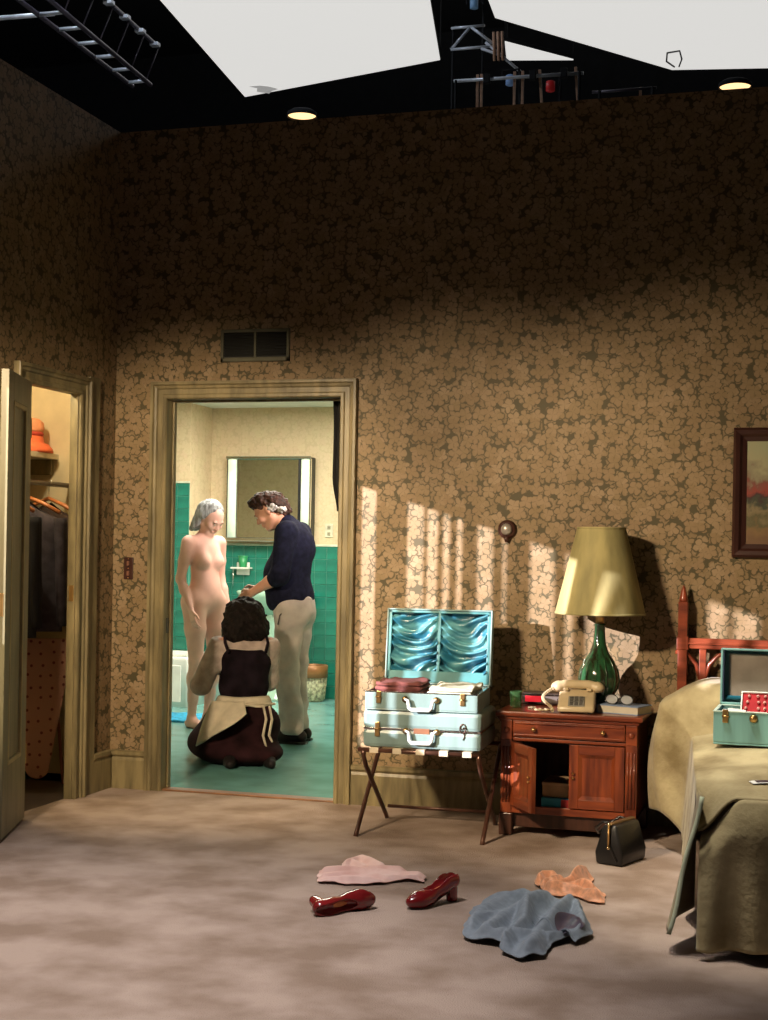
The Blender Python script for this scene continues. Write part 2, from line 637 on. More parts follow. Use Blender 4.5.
# closet shell (opens behind the left wall)
cl = MB()
cl.box((-.90, -1.35, 0), (-.86, .34, 2.45)).box((-.86, .30, 0), (-.04, .34, 2.45)).box((-.86, -1.39, 0), (-.04, -1.35, 2.45)).box((-.90, -1.39, 2.45), (-.04, .34, 2.48))
cl.box((-.04, .06, 0), (-.0, .34, 2.45))
struct(cl.build('wall_closet', CLOSETP), 'cream plaster inside of the closet')
struct(MB().box((-.90, -1.39, -.1), (-.04, .34, .0)).build('floor_closet', mat('dark_closet_boards', (.06, .04, .028), .6)), 'dark closet floor')
sh = tag(MB().box((-.86, -1.35, 1.745), (-.50, .30, 1.775)).build('closet_shelf', mat('white_shelf_paint', (.62, .58, .46), .5), None, .003), 'cream painted shelf high up in the closet', 'shelf')
box('shelf_bracket', (-.86, .27, 1.66), (-.53, .30, 1.745), PAINT, sh)
rod = tag(MB().tube([(-.42, -1.35, 1.60), (-.42, .30, 1.60)], .014, 12).build('clothes_rod', DWOOD, None, 0, True), 'dark wooden clothes rod under the closet shelf', 'clothes rod')

# open closet door
ddir = Vector((.34, -.94, 0)).normalized()
drz = math.atan2(ddir.y, ddir.x)
d1 = bpy.data.objects.new('door_1', None)
COL.objects.link(d1)
d1.location = (.075, -.985, .012)
d1.rotation_euler = (0, 0, drz)
struct(d1, 'grey green panelled closet door standing open into the room')
W, H, T = .52, 2.005, .035
box('stile', (0, -T, 0), (.11, 0, H), DOORP, d1, .002)
box('stile', (W - .11, -T, 0), (W, 0, H), DOORP, d1, .002)
box('rail', (.11, -T, 0), (W - .11, 0, .30), DOORP, d1, .002)
box('rail', (.11, -T, 1.88), (W - .11, 0, H), DOORP, d1, .002)
box('panel', (.105, -T * .72, .295), (W - .105, -T * .28, 1.885), DOORP, d1, .002)
ml = MB()
for yy in (0.002, -T - .002):
    s_ = -1 if yy > -.01 else 1
    for (a, b) in (((.11, .30), (.13, 1.88)), ((W - .13, .30), (W - .11, 1.88)), ((.11, .30), (W - .11, .32)), ((.11, 1.86), (W - .11, 1.88))):
        ml.box((a[0], min(yy, yy + s_ * .016), a[1]), (b[0], max(yy, yy + s_ * .016), b[1]))
ml.build('panel_moulding', mat('worn_gold_paint', (.36, .29, .14), .4), d1, .004)
box('latch_plate', (W - .004, -T + .008, .95), (W + .001, -.008, 1.05), BRASS, d1, .001)
for hz in (.25, 1.75):
    MB().tube([(-.004, -.004, hz), (-.004, -.004, hz + .09)], .007, 8).build('hinge', BRASS, d1)

# curtained window in the left wall (out of the picture, it makes the streaks of light)
w1 = bpy.data.objects.new('window_1', None)
COL.objects.link(w1)
w1.location = (0, 0, 0)
struct(w1, 'tall window in the left wall')
fr = MB()
for a, b in (((-.05, WY0, WZ0), (.012, WY0 + .05, WZ1)), ((-.05, WY1 - .05, WZ0), (.012, WY1, WZ1)), ((-.05, WY0, WZ0), (.03, WY1, WZ0 + .05)), ((-.05, WY0, WZ1 - .004), (.012, WY1, WZ1 + .05))):
    fr.box(a, b)
fr.build('window_frame', PAINT, w1, .003)
# curtain strips between the gaps; gaps are given where their light falls on the back wall
gaps = [(1.355, 1.445), (1.615, 1.69), (1.71, 1.76), (1.79, 1.822), (1.86, 1.885), (1.962, 2.04), (2.09, 2.11), (2.235, 2.345), (2.40, 2.435), (2.50, 2.80), (2.98, 3.02), (3.07, 3.16), (3.19, 3.30), (3.36, 3.47), (3.55, 3.70)]


def ywin(X):
    px, py = -6.0, -9.7
    x = .035
    return py + (0 - py) * (x - px) / (X - px)


edges = [WY1 + .09] + [e for g in gaps for e in (ywin(g[0]), ywin(g[1]))] + [WY0 - .05]
CURT = mat('brown_curtain_cloth', (.12, .085, .05), .9, var=.15, bump=.2)
for i in range(0, len(edges), 2):
    ya, yb = edges[i], edges[i + 1]
    n = max(3, int(abs(ya - yb) / .02))
    cs = MB()
    cs.grid(lambda u, v: (.035 + .006 * math.sin(u * n * 2.1), ya + (yb - ya) * u, .50 + 1.62 * v), n, 2)
    o = cs.build('curtain_strip', CURT, None, 0, True, solid=.003)
    tag(o, 'narrow brown curtain strip hanging in the left window', 'curtain', 'curtain strips of the left window')
cf = MB().grid(lambda u, v: (.055 + .006 * math.sin(u * 90), ywin(1.5) + (ywin(2.84) - ywin(1.5)) * u, .50 + .70 * v), 80, 2).build('sun_blocking_cloth', CURT, None, 0, True, solid=.003)  # added cloth, keeps the window lamp's light off the floor
cf2 = MB().grid(lambda u, v: (.07 + .006 * math.sin(u * 60), ywin(2.86) + (WY0 - .05 - ywin(2.86)) * u, .50 + 1.26 * v), 60, 2).build('sun_blocking_cloth', CURT, None, 0, True, solid=.003)  # taller added cloth, keeps the window lamp's light off the bed side
tag(cf2, 'taller brown sun-blocking cloth added at the near end of the left window', 'curtain')
tag(cf, 'short brown sun-blocking cloth added over the lower part of the left window', 'curtain')
cr = MB().tube([(.035, WY0 - .1, 2.13), (.035, WY1 + .12, 2.13)], .012, 10).build('curtain_rod', DWOOD, None, 0, True)
tag(cr, 'dark wooden curtain rod over the left window', 'curtain rod')

# ------------------------------------------------------------------ bathroom shell
BY, BX0 = 4.8, -1.52
struct(MB().box((-2.9, .06, -.1), (1.7, BY + .1, 0)).build('floor_bathroom', BATHFLOOR), 'shiny teal bathroom floor')
struct(MB().box((-2.9, .10, 2.49), (1.7, BY + .1, 2.53)).build('ceiling', WHITEP), 'white bathroom ceiling')
wbk = struct(MB().box((BX0 - .1, BY, 0), (1.7, BY + .1, 2.49)).box((-2.9, 4.35, 0), (BX0, BY + .1, 2.49)).build('wall_bathroom', BATHPAPER), 'bathroom far wall, cream wallpaper above green tiles')
struct(MB().box((-2.9, .75, 0), (-2.8, 4.35, 2.49)).box((1.6, .10, 0), (1.7, BY, 2.49)).box((-2.8, .75, 0), (-.12, .80, 2.49)).box((-.12, .34, 0), (-.06, .80, 2.49)).build('wall_bathroom_side', BATHPAPER), 'bathroom side walls in cream paper')
P_, G_ = .108, .004
tm = bpy.data.meshes.new('tile')
bm = bmesh.new()
bmesh.ops.create_cube(bm, size=1, matrix=Matrix.Diagonal((P_ - G_, .008, P_ - G_, 1)))
bmesh.ops.bevel(bm, geom=[e for e in bm.edges if all(v.co.y < 0 for v in e.verts)], offset=.003, segments=1, affect='EDGES', profile=.5)
bm.to_mesh(tm)
bm.free()
tm.materials.append(TILE)


def tile(x, y, z):
    o = bpy.data.objects.new('tile', tm)
    COL.objects.link(o)
    o.parent = wbk
    o.location = (x, y, z)
    o.rotation_euler = (random.uniform(-.006, .006), 0, random.uniform(-.006, .006))


for r in range(12):
    for c in range(16):
        tile(BX0 + P_ * (c + .5), BY - .004, P_ * (r + .5))
for r in range(14):
    for c in range(5):
        tile(BX0 - P_ * (c + .5), 4.35 - .004, .30 + P_ * (r + .5))
rest = MB()
for r in range(12):
    for c in range(13):
        x = BX0 + P_ * (16 + c)
        rest.box((x + G_ / 2, BY - .008, P_ * r + G_ / 2), (x + P_ - G_ / 2, BY, P_ * (r + 1) - G_ / 2))
    for c in range(4):
        y = BY - P_ * (c + 1)
        rest.box((BX0, y + G_ / 2, P_ * r + G_ / 2), (BX0 + .008, y + P_ - G_ / 2, P_ * (r + 1) - G_ / 2))
o = rest.build('tile_field', TILE, wbk, .002)
o['kind'] = 'stuff'
gr = MB()
gr.box((BX0, BY - .003, 0), (1.6, BY, 1.298)).box((BX0, 4.35, 0), (BX0 + .003, BY, 1.298)).box((-2.1, 4.347, .28), (BX0, 4.35, 1.815))
gr.build('grout', GROUT, wbk)
MB().box((BX0, BY - .012, 1.297), (1.6, BY, 1.315)).box((-2.1, 4.338, 1.813), (BX0 + .002, 4.35, 1.83)).build('tile_cap', mat('pale_tile_cap', (.55, .60, .46), .3), wbk, .004)

# soundstage around the set
struct(MB().box((-9, 11, -.1), (13, 11.1, 8)).build('wall_soundstage', DARKW), 'black far wall of the soundstage')
struct(MB().box((-9, -11, 7.9), (13, 11.1, 8)).build('ceiling_soundstage', DARKW), 'black roof of the soundstage')
struct(MB().box((-9, -11, -.22), (13, 11.1, -.12)).build('floor_soundstage', DARKW), 'black soundstage floor')


# ================================================================== THINGS ON THE WALLS
# vent
t = thing('wall_vent', 'dark two-part air vent grille above the bathroom doorway', 'vent', (.784, 0, 2.31))
vw, vh = .188, .083
VF = mat('green_grey_vent_paint', (.10, .095, .055), .5)
fr = MB()
for a, b in (((-vw, -.016, -vh), (vw, 0, -vh + .022)), ((-vw, -.016, vh - .016), (vw, 0, vh)), ((-vw, -.016, -vh), (-vw + .016, 0, vh)), ((vw - .016, -.016, -vh), (vw, 0, vh)), ((-.007, -.014, -vh), (.007, 0, vh))):
    fr.box(a, b)
fr.build('frame', VF, t, .002)
box('backing', (-vw + .01, -.003, -vh + .01), (vw - .01, 0, vh - .01), BLACK, t, 0)
for k in range(9):
    z = -vh + .030 + k * .0138
    for xa, xb in ((-vw + .016, -.007), (.007, vw - .016)):
        MB().add([(xa, -.012, z), (xb, -.012, z), (xb, -.004, z + .009), (xa, -.004, z + .009), (xa, -.012, z + .0015), (xb, -.012, z + .0015), (xb, -.004, z + .0105), (xa, -.004, z + .0105)],
                 [(0, 1, 2, 3), (4, 7, 6, 5), (0, 4, 5, 1), (2, 6, 7, 3), (1, 5, 6, 2), (0, 3, 7, 4)]).build('slat', mat('dark_vent_slat', (.02, .021, .018), .6), t)
# switch plate
t = thing('switch_plate', 'dark brown double switch plate beside the bathroom door casing', 'switch', (.092, 0, 1.155))
BRN = mat('brown_bakelite', (.05, .018, .012), .35)
box('plate', (-.027, -.007, -.058), (.027, 0, .058), BRN, t, .003)
for z in (-.026, .026):
    box('toggle', (-.006, -.016, z - .012), (.006, -.006, z + .012), mat('tan_toggle', (.22, .10, .06), .4), t, .002)
for z in (-.05, .0, .05):
    MB().lathe([(.003, 0), (.003, .0015), (.001, .002)], 8).xf(Matrix.Translation((0, -.007, z)) @ Matrix.Rotation(PI / 2, 4, 'X')).build('screw', BRASS, t)
# small round wall fixture
t = thing('wall_fixture', 'small round dark wall fixture with a silvery face beside the lamp', 'wall fixture', (2.112, 0, 1.385))
MB().lathe([(.045, 0), (.047, .008), (.042, .02), (.036, .026), (.005, .026)], 28).xf(Matrix.Rotation(PI / 2, 4, 'X')).build('rim', BRN, t, 0, True)
MB().lathe([(.028, .024), (.026, .036), (.018, .044), (.002, .047)], 24).xf(Matrix.Rotation(PI / 2, 4, 'X')).build('dial', mat('dull_silver_dial', (.42, .38, .34), .35, .5), t, 0, True)
MB().tube([(0, -.016, -.036), (0, -.016, -.062)], [.018, .008], 12).build('spout', BRN, t, 0, True)

# framed landscape
t = thing('landscape_painting', 'dark framed autumn landscape painting over the bed', 'painting', (3.175, 0, 1.27))
PW, PH = .80, .60
FRM = mat('dark_red_brown_frame', (.045, .016, .012), .35, scale=5, coat=.2)
pts = [(0, 0), (PW, 0), (PW, PH), (0, PH)]
prof = [(0, 0), (.0, .022), (.012, .034), (.03, .030), (.042, .018), (.062, .012), (.066, 0)]
fm = MB()
k = len(prof)
vs = []
for (cx, cz), (sx, sz) in zip(pts, ((1, 1), (-1, 1), (-1, -1), (1, -1))):
    for a, b in prof:
        vs.append((cx + sx * a, -.004 - b, cz + sz * a))
fs = [(i * k + j, i * k + j + 1, ((i + 1) % 4) * k + j + 1, ((i + 1) % 4) * k + j) for i in range(4) for j in range(k - 1)]
fm.add(vs, fs)
fm.build('frame', FRM, t, 0)


def painting_mat():
    m = bpy.data.materials.new('painted_autumn_landscape')
    m.use_nodes = True
    nt = m.node_tree
    L = nt.links.new
    b = nt.nodes['Principled BSDF']
    tc = nd(nt, 'ShaderNodeTexCoord')
    sp = nd(nt, 'ShaderNodeSeparateXYZ')
    L(tc.outputs['Object'], sp.inputs[0])
    nz = nd(nt, 'ShaderNodeTexNoise')
    nz.inputs['Scale'].default_value = 17
    nz.inputs['Detail'].default_value = 6
    L(tc.outputs['Object'], nz.inputs['Vector'])
    ma = nd(nt, 'ShaderNodeMath', operation='MULTIPLY_ADD')
    ma.inputs[1].default_value = .55
    L(nz.outputs['Fac'], ma.inputs[0])
    ms = nd(nt, 'ShaderNodeMath', operation='MULTIPLY_ADD')
    ms.inputs[1].default_value = 1 / .48
    ms.inputs[2].default_value = -.06 / .48 - .27
    L(sp.outputs[2], ms.inputs[0])
    L(ms.outputs[0], ma.inputs[2])
    rp = nd(nt, 'ShaderNodeValToRGB')
    e = rp.color_ramp.elements
    e[0].position = 0
    e[0].color = (.16, .09, .045, 1)
    e[1].position = 1
    e[1].color = (.34, .36, .22, 1)
    for p, c in ((.16, (.20, .12, .05)), (.24, (.10, .09, .04)), (.34, (.22, .17, .09)), (.40, (.05, .06, .035)), (.46, (.05, .02, .02)), (.54, (.28, .045, .03)), (.62, (.20, .07, .05)), (.68, (.25, .22, .14)), (.8, (.36, .34, .2))):
        q = e.new(p)
        q.color = (*c, 1)
    L(ma.outputs[0], rp.inputs[0])
    L(rp.outputs[0], b.inputs['Base Color'])
    b.inputs['Roughness'].default_value = .4
    return m


box('canvas', (.06, -.014, .06), (PW - .06, -.003, PH - .06), painting_mat(), t, 0)

# ================================================================== NIGHTSTAND
t = thing('nightstand', 'red mahogany nightstand with fluted corners and one door ajar', 'nightstand', (2.505, -.27, 0))
NW, NF, NB, NH = .305, -.215, .215, .56      # half width, front, back, height
box('top', (-NW - .025, NF - .022, NH - .024), (NW + .025, NB, NH), WOODH, t, .007)
box('top_moulding', (-NW - .008, NF - .008, NH - .04), (NW + .008, NB, NH - .024), WOODH, t, .005)
box('side_panel', (-NW, NF + .03, .10), (-NW + .018, NB, NH - .04), WOOD, t)
box('side_panel', (NW - .018, NF + .03, .10), (NW, NB, NH - .04), WOOD, t)
box('back_panel', (-NW, NB - .012, .10), (NW, NB, NH - .04), DWOOD, t)
box('bottom_board', (-NW, NF + .012, .10), (NW, NB, .125), WOODH, t)
box('rail', (-NW + .05, NF + .008, .425), (NW - .05, NF + .028, .44), WOODH, t)
box('rail', (-NW + .05, NF + .004, .10), (NW - .05, NF + .026, .135), WOODH, t)
for sx in (-1, 1):
    x0 = sx * (NW - .0255)
    box('pilaster', (x0 - .0255, NF, .10), (x0 + .0255, NF + .03, .43), WOOD, t, .002)
    for k in range(3):
        xx = x0 + (k - 1) * .0145
        MB().tube([(xx, NF - .001, .15), (xx, NF - .001, .40)], .0052, 8).build('flute', WOOD, t, 0, True)
    box('corner_block', (x0 - .0255, NF - .004, .43), (x0 + .0255, NF + .03, NH - .04), WOODH, t, .004)
    MB().lathe([(.004, 0), (.014, .001), (.011, .005), (.004, .006)], 14).xf(Matrix.Translation((x0, NF - .004, .475)) @ Matrix.Rotation(PI / 2, 4, 'X')).build('rosette', WOOD, t, 0, True)
    box('foot', (x0 - .03, NF - .006, 0), (x0 + .03, NF + .05, .10), DWOOD, t, .005)
    box('foot', (x0 - .03, NB - .05, 0), (x0 + .03, NB, .10), DWOOD, t, .005)
box('plinth', (-NW + .05, NF + .03, .035), (NW - .05, NF + .045, .10), DWOOD, t, .003)
dr = box('drawer', (-NW + .054, NF - .004, .445), (NW - .054, NF + .02, NH - .042), WOODH, t, .003)
box('drawer_moulding', (-NW + .06, NF - .010, .451), (NW - .06, NF - .002, .458), WOODH, dr, .002)
box('drawer_moulding', (-NW + .06, NF - .010, NH - .056), (NW - .06, NF - .002, NH - .049), WOODH, dr, .002)
for xx in (-.155, .155):
    MB().lathe([(.004, 0), (.005, .008), (.011, .014), (.009, .022), (.002, .024)], 14).xf(Matrix.Translation((xx, NF - .004, .482)) @ Matrix.Rotation(PI / 2, 4, 'X')).build('knob', BRASS, dr, 0, True)


def ns_door(hx, sgn, ang):
    """cabinet door; sgn +1: extends to +x from the hinge"""
    e = bpy.data.objects.new('door', None)
    COL.objects.link(e)
    e.parent = t
    e.location = (hx, NF + .004, 0)
    e.rotation_euler = (0, 0, ang)
    w, z0, z1 = .245, .138, .422
    for a, b in ((0, .042), (w - .042, w)):
        box('stile', (min(sgn * a, sgn * b), -.012, z0), (max(sgn * a, sgn * b), .008, z1), WOOD, e, .002)
    xa, xb = sorted((sgn * .042, sgn * (w - .042)))
    box('rail', (xa, -.012, z0), (xb, .008, z0 + .042), WOODH, e, .002)
    box('rail', (xa, -.012, z1 - .042), (xb, .008, z1), WOODH, e, .002)
    mb = MB()
    mz0, mz1 = z0 + .042, z1 - .042
    m_ = .016
    mb.add([(xa, -.012, mz0), (xb, -.012, mz0), (xb, -.012, mz1), (xa, -.012, mz1), (xa + m_, -.002, mz0 + m_), (xb - m_, -.002, mz0 + m_), (xb - m_, -.002, mz1 - m_), (xa + m_, -.002, mz1 - m_)],
           [(0, 1, 5, 4), (1, 2, 6, 5), (2, 3, 7, 6), (3, 0, 4, 7), (4, 5, 6, 7)])
    mb.add([(xa, .006, mz0), (xb, .006, mz0), (xb, .006, mz1), (xa, .006, mz1)], [(0, 1, 2, 3)])
    mb.build('panel', WOOD, e, 0)
    for kz in (.275, .295):
        MB().lathe([(.003, 0), (.004, .006), (.007, .010), (.002, .015)], 12).xf(Matrix.Translation((sgn * (w - .02), -.012, kz)) @ Matrix.Rotation(PI / 2, 4, 'X')).build('knob', BRASS, e, 0, True)
    return e


ns_door(-NW + .054, 1, -math.radians(56))
ns_door(NW - .054, -1, 0)
# things inside the nightstand
b1 = thing('carton', 'beige carton standing inside the open nightstand', 'box', (2.44, -.32, .125))
box('body', (-.06, -.10, .045), (.06, .10, .105), mat('beige_card', (.52, .36, .2), .7), b1)
box('lid', (-.062, -.102, .098), (.062, .102, .112), mat('beige_card_lid', (.58, .42, .25), .7), b1)
b1.location.z = .125 + .001
b2 = thing('blue_book', 'blue paperback with a red spine end lying in the nightstand', 'book', (2.44, -.335, .1255))
box('cover', (-.062, -.105, 0), (.062, .105, .045), mat('turquoise_cover', (.03, .36, .58), .45), b2)
box('pages', (-.058, -.107, .006), (.058, .10, .039), mat('blue_edge', (.05, .42, .62), .6), b2, 0)
box('spine_patch', (.030, -.109, .004), (.063, -.08, .041), mat('red_print', (.62, .05, .05), .5), b2, 0)

# ================================================================== ON THE NIGHTSTAND
TOPZ = .5602
t = thing('table_lamp', 'table lamp with tapered cream shade and bulbous green glass base', 'lamp', (2.598, -.213, TOPZ))
GREEN = mat('dark_green_glazed_glass', (.022, .085, .035), .08, var=.4, scale=3, coat=.4, col2=(.02, .022, .010), stretch=(14, 14, .4), contrast=(.4, .6))
MB().lathe([(.05, 0), (.056, .008), (.052, .018), (.045, .03), (.068, .06), (.088, .10), (.094, .135), (.088, .175), (.068, .22), (.044, .26), (.030, .30), (.025, .35), (.024, .385), (.028, .39), (.01, .395)], 36).build('base', GREEN, t, 0, True)
for k in range(12):
    a = 2 * PI * k / 12
    MB().tube([(r * math.cos(a), r * math.sin(a), z) for r, z in ((.067, .06), (.0875, .10), (.0935, .135), (.0875, .175), (.0675, .22), (.043, .26))], [.002, .004, .005, .004, .003, .001], 6).build('rib', GREEN, t, 0, True)
MB().lathe([(.02, .39), (.02, .44), (.015, .45), (.015, .47), (.003, .475)], 16).build('socket', BRASS, t, 0, True)
SHADE = mat('cream_parchment_shade', (.50, .44, .20), .75, var=.16, scale=4, stretch=(3, 3, .5), transl=.3)
shd = MB().lathe([(.205, .437), (.207, .442), (.112, .832), (.110, .835)], 48, caps=False).build('shade', SHADE, t, 0, True, solid=.002)
MB().lathe([(.2065, .435), (.209, .435), (.209, .445), (.2055, .445)], 48, caps=False).build('shade_trim', SHADE, shd, 0, True, solid=.001)
MB().lathe([(.1105, .828), (.1135, .828), (.1135, .837), (.1105, .837)], 48, caps=False).build('shade_trim', SHADE, shd, 0, True, solid=.001)
hp = MB()
for sx in (-1, 1):
    hp.tube([(0.015 * sx, 0, .45), (.06 * sx, 0, .53), (.06 * sx, 0, .70), (.01 * sx, 0, .80)], .002, 6)
for k in range(3):
    a = 2 * PI * k / 3
    hp.tube([(0, 0, .80), (.110 * math.cos(a), .110 * math.sin(a), .828)], .0018, 6)
hp.build('harp', BRASS, t)
MB().lathe([(.012, .47), (.022, .50), (.03, .54), (.026, .575), (.01, .59)], 16).build('bulb', mat('unlit_frosted_bulb', (.75, .74, .7), .4), t, 0, True)

# telephone
BEIGE = mat('cream_phone_plastic', (.56, .45, .28), .32, var=.06)
t = thing('telephone', 'cream push-button desk telephone with coiled cord', 'telephone', (2.528, -.407, TOPZ), .10)
body = MB()
prof = [(-.085, .006), (-.085, .028), (-.02, .072), (.035, .080), (.055, .095), (.085, .095), (.095, .05), (.10, .006)]
k = len(prof)
vs = []
for x, s in ((-.082, .93), (-.07, 1), (.07, 1), (.082, .93)):
    vs += [(x, y * s, z * (s if z > .01 else 1)) for y, z in prof]
fs = [(i * k + j, i * k + (j + 1) % k, (i + 1) * k + (j + 1) % k, (i + 1) * k + j) for i in range(3) for j in range(k)] + [tuple(range(k)), tuple(range(3 * k, 4 * k))]
bd = body.add(vs, fs).build('body', BEIGE, t, .008, True, seg=3)
# keypad on the sloping face
sl = math.atan2(.044, .065)
KM = Matrix.Translation((0, -.0525, .052)) @ Matrix.Rotation(sl, 4, 'X')
MB().box((-.036, -.034, -.001), (.036, .034, .003)).xf(KM).build('keypad_plate', mat('grey_keypad', (.25, .24, .21), .4), t, .002)
for r in range(4):
    for c in range(3):
        x, y = (c - 1) * .021, (r - 1.5) * .0158
        MB().box((x - .0075, y - .0058, .002), (x + .0075, y + .0058, .0075)).xf(KM).build('button', mat('dark_grey_button', (.11, .105, .095), .4), t, .0015)
hs = sdf_obj('handset', [('c', (-.085, .055, .118), (.085, .055, .118), .0145, .0145, .02), ('e', (-.092, .055, .106), (.030, .030, .022), .02), ('e', (.092, .055, .106), (.030, .030, .022), .02), ('c', (-.05, .055, .122), (.05, .055, .122), .015, .015, .02)], BEIGE, t, .004)
for sx in (-1, 1):
    box('cradle', (sx * .052 - .012, .035, .09), (sx * .052 + .012, .077, .104), BEIGE, t, .004)
for sx in (-1, 1):
    for sy in (-1, 1):
        MB().lathe([(.009, 0), (.009, .007)], 10, (sx * .06, sy * .07, 0)).build('foot', BLACK, t)
cp = []
for i in range(150):
    u = i / 149
    x = -.105 - .035 * math.sin(u * PI) - .02 * math.sin(u * 2 * PI)
    y = .03 - .11 * u
    z = .095 * (1 - u) ** 1.5 + .008
    a = u * 2 * PI * 26
    cp.append((x + .006 * math.cos(a), y, z + .006 * math.sin(a) + .001))
MB().tube(cp, .0022, 6).build('cord', BEIGE, t, 0, True)
# loose coil of the cord on the table
MB().tube([(-.15 + .03 * math.cos(a) + .004 * math.cos(9 * a), -.045 + .022 * math.sin(a), .006 + .005 * (1 + math.sin(7 * a)) / 2) for a in [i * .12 for i in range(90)]], .004, 6).build('cord', BEIGE, t, 0, True)

# clock radio
t = thing('clock_radio', 'low dark clock radio with red display behind the telephone', 'clock radio', (2.335, -.125, TOPZ), .04)
box('body', (-.105, -.06, .004), (.105, .06, .056), mat('dark_brown_plastic', (.035, .022, .02), .35), t, .005)
box('trim', (-.103, -.063, .045), (.103, -.058, .052), CHROME, t, .001)
box('display', (-.088, -.0625, .014), (-.012, -.058, .042), mat('glowing_red_display', (.3, .01, .015), .2, emit=(.9, .03, .05), estr=.55), t, .001)
box('tuning_scale', (.0, -.0622, .014), (.092, -.058, .042), mat('grey_tuning_scale', (.10, .085, .08), .3), t, .001)
MB().lathe([(.011, 0), (.011, .008), (.003, .009)], 14).xf(Matrix.Translation((.075, -.062, .028)) @ Matrix.Rotation(PI / 2, 4, 'X')).build('knob', CHROME, t, 0, True)
for sx in (-.09, .09):
    box('foot', (sx - .01, -.05, 0), (sx + .01, .05, .005), BLACK, t, 0)

# green tumbler
t = thing('green_tumbler', 'small green glass tumbler at the nightstand corner', 'glass', (2.235, -.335, TOPZ))
MB().lathe([(.026, .0), (.027, .004), (.030, .075), (.028, .075), (.0255, .008), (.001, .007)], 24).build('glass', mat('green_tinted_tumbler', (.22, .5, .2), .05, trans=.9, var=.02), t, 0, True)
MB().lathe([(.0245, .009), (.0265, .034), (.001, .034)], 20).build('drink', mat('green_drink', (.10, .35, .06), .15, var=.05), t, 0, True)
# pills
for x, y in ((2.298, -.34), (2.312, -.352), (2.322, -.335), (2.306, -.325)):
    o = MB().lathe([(.001, 0), (.006, .001), (.0075, .004), (.006, .007), (.001, .008)], 14, ).build('pill', mat('white_pill', (.85, .82, .74), .4, var=.02), None, 0, True)
    o.location = (x, y, TOPZ)
    tag(o, 'small white pill lying beside the green tumbler', 'pill', 'pills on the nightstand')
# book with reading glasses
t = thing('hardback_book', 'thick hardback with blue cover and cream pages by the lamp', 'book', (2.735, -.345, TOPZ), -.32)
BLU = mat('dusty_blue_cloth', (.20, .27, .42), .6)
box('cover', (-.10, -.075, 0), (.10, .075, .004), BLU, t, .001)
box('cover', (-.10, -.075, .034), (.10, .075, .038), BLU, t, .001)
box('spine', (-.104, -.075, 0), (-.096, .075, .038), BLU, t, .003)
pg = box('pages', (-.097, -.071, .004), (.096, .071, .034), PAPER, t, 0)
t = thing('reading_glasses', 'dark reading glasses folded on the blue hardback book', 'glasses', (2.715, -.335, TOPZ + .0385), -.1)
for sx in (-1, 1):
    MB().tube([(sx * .034 + .028 * math.cos(a), -.03, .022 + .021 * math.sin(a)) for a in [i * PI / 10 for i in range(21)]], .0028, 6).build('rim', BLACK, t, 0, True)
    MB().lathe([(.026, 0), (.026, .001)], 20).xf(Matrix.Translation((sx * .034, -.03, .022)) @ Matrix.Rotation(PI / 2, 4, 'X') @ Matrix.Diagonal((1, .8, 1, 1))).build('lens', mat('pale_lens', (.8, .82, .84), .1, trans=.6), t)
    MB().tube([(sx * .062, -.03, .032), (sx * .062, .0, .03), (-sx * .02, .018 + sx * .006, .01)], .002, 6).build('temple', BLACK, t, 0, True)
MB().tube([(-.006, -.03, .024), (0, -.03, .028), (.006, -.03, .024)], .0025, 6).build('bridge', BLACK, t, 0, True)
# crumpled tissue behind the glasses
tm_ = MB()
tm_.grid(lambda u, v: ((u - .5) * .085 + .006 * math.sin(9 * v), (v - .5) * .06 + .006 * math.sin(8 * u), .006 + .028 * abs(math.sin(5 * u + 2 * v)) * math.sin(PI * u) * math.sin(PI * v) + .006 * math.sin(13 * u * v + 3) ** 2), 14, 12)
o = tm_.build('tissue', mat('white_tissue', (.82, .82, .82), .8, var=.03), None, 0, True, solid=.001, off=1)
o.location = (2.685, -.29, TOPZ + .0385)
tag(o, 'crumpled white tissue on the blue hardback book', 'tissue')

# ================================================================== LUGGAGE RACK AND SUITCASES
t = thing('luggage_rack', 'dark folding luggage rack carrying two mint suitcases', 'luggage rack', (1.885, -.53, 0), .04)
RX, RF, RB, RZ = .285, -.215, .215, .385
DMET = mat('dark_bronze_tube', (.10, .045, .03), .3, .35, var=.2)
for sx in (-1, 1):
    x = sx * RX
    MB().tube([(x, RF - .02, 0), (x, RF + .02, .035), (x, RB - .02, RZ - .02), (x, RB, RZ)], .0105, 10).build('leg', DMET, t, 0, True)
    x2 = sx * (RX - .024)
    MB().tube([(x2, RF, RZ), (x2, RF + .005, RZ - .03), (x2, RF + .05, RZ - .08), (x2, RB + .01, .02), (x2, RB + .03, 0)], .0105, 10).build('leg', DMET, t, 0, True)
    MB().tube([(x - .0 * sx, 0.0, .187), (x2 - .012 * sx, 0.0, .187)], .006, 8).build('pivot', BRASS, t, 0, True)
    MB().tube([(x, RB, RZ), (x, RB + .03, RZ + .03), (x, RB + .035, RZ + .10), (x - sx * .03, RB + .03, RZ + .135)], .009, 8).build('back_guard', DMET, t, 0, True)
MB().tube([(-RX, RF, RZ), (RX - .02, RF, RZ)], .0105, 10).build('rail', DMET, t, 0, True)
MB().tube([(-RX, RB, RZ), (RX, RB, RZ)], .0105, 10).build('rail', DMET, t, 0, True)
MB().tube([(-RX + .03, RB + .02, .06), (RX - .03, RB + .02, .06)], .008, 10).build('stretcher', DMET, t, 0, True)
for k in range(5):
    x = -.21 + k * .105
    MB().box((x - .02, RF - .0125, RZ + .0095), (x + .02, RB + .0125, RZ + .0125)).box((x - .02, RF - .0135, RZ - .011), (x + .02, RF - .0105, RZ + .0125)).build('strap', mat('cream_webbing', (.66, .58, .44), .8), t, .001)


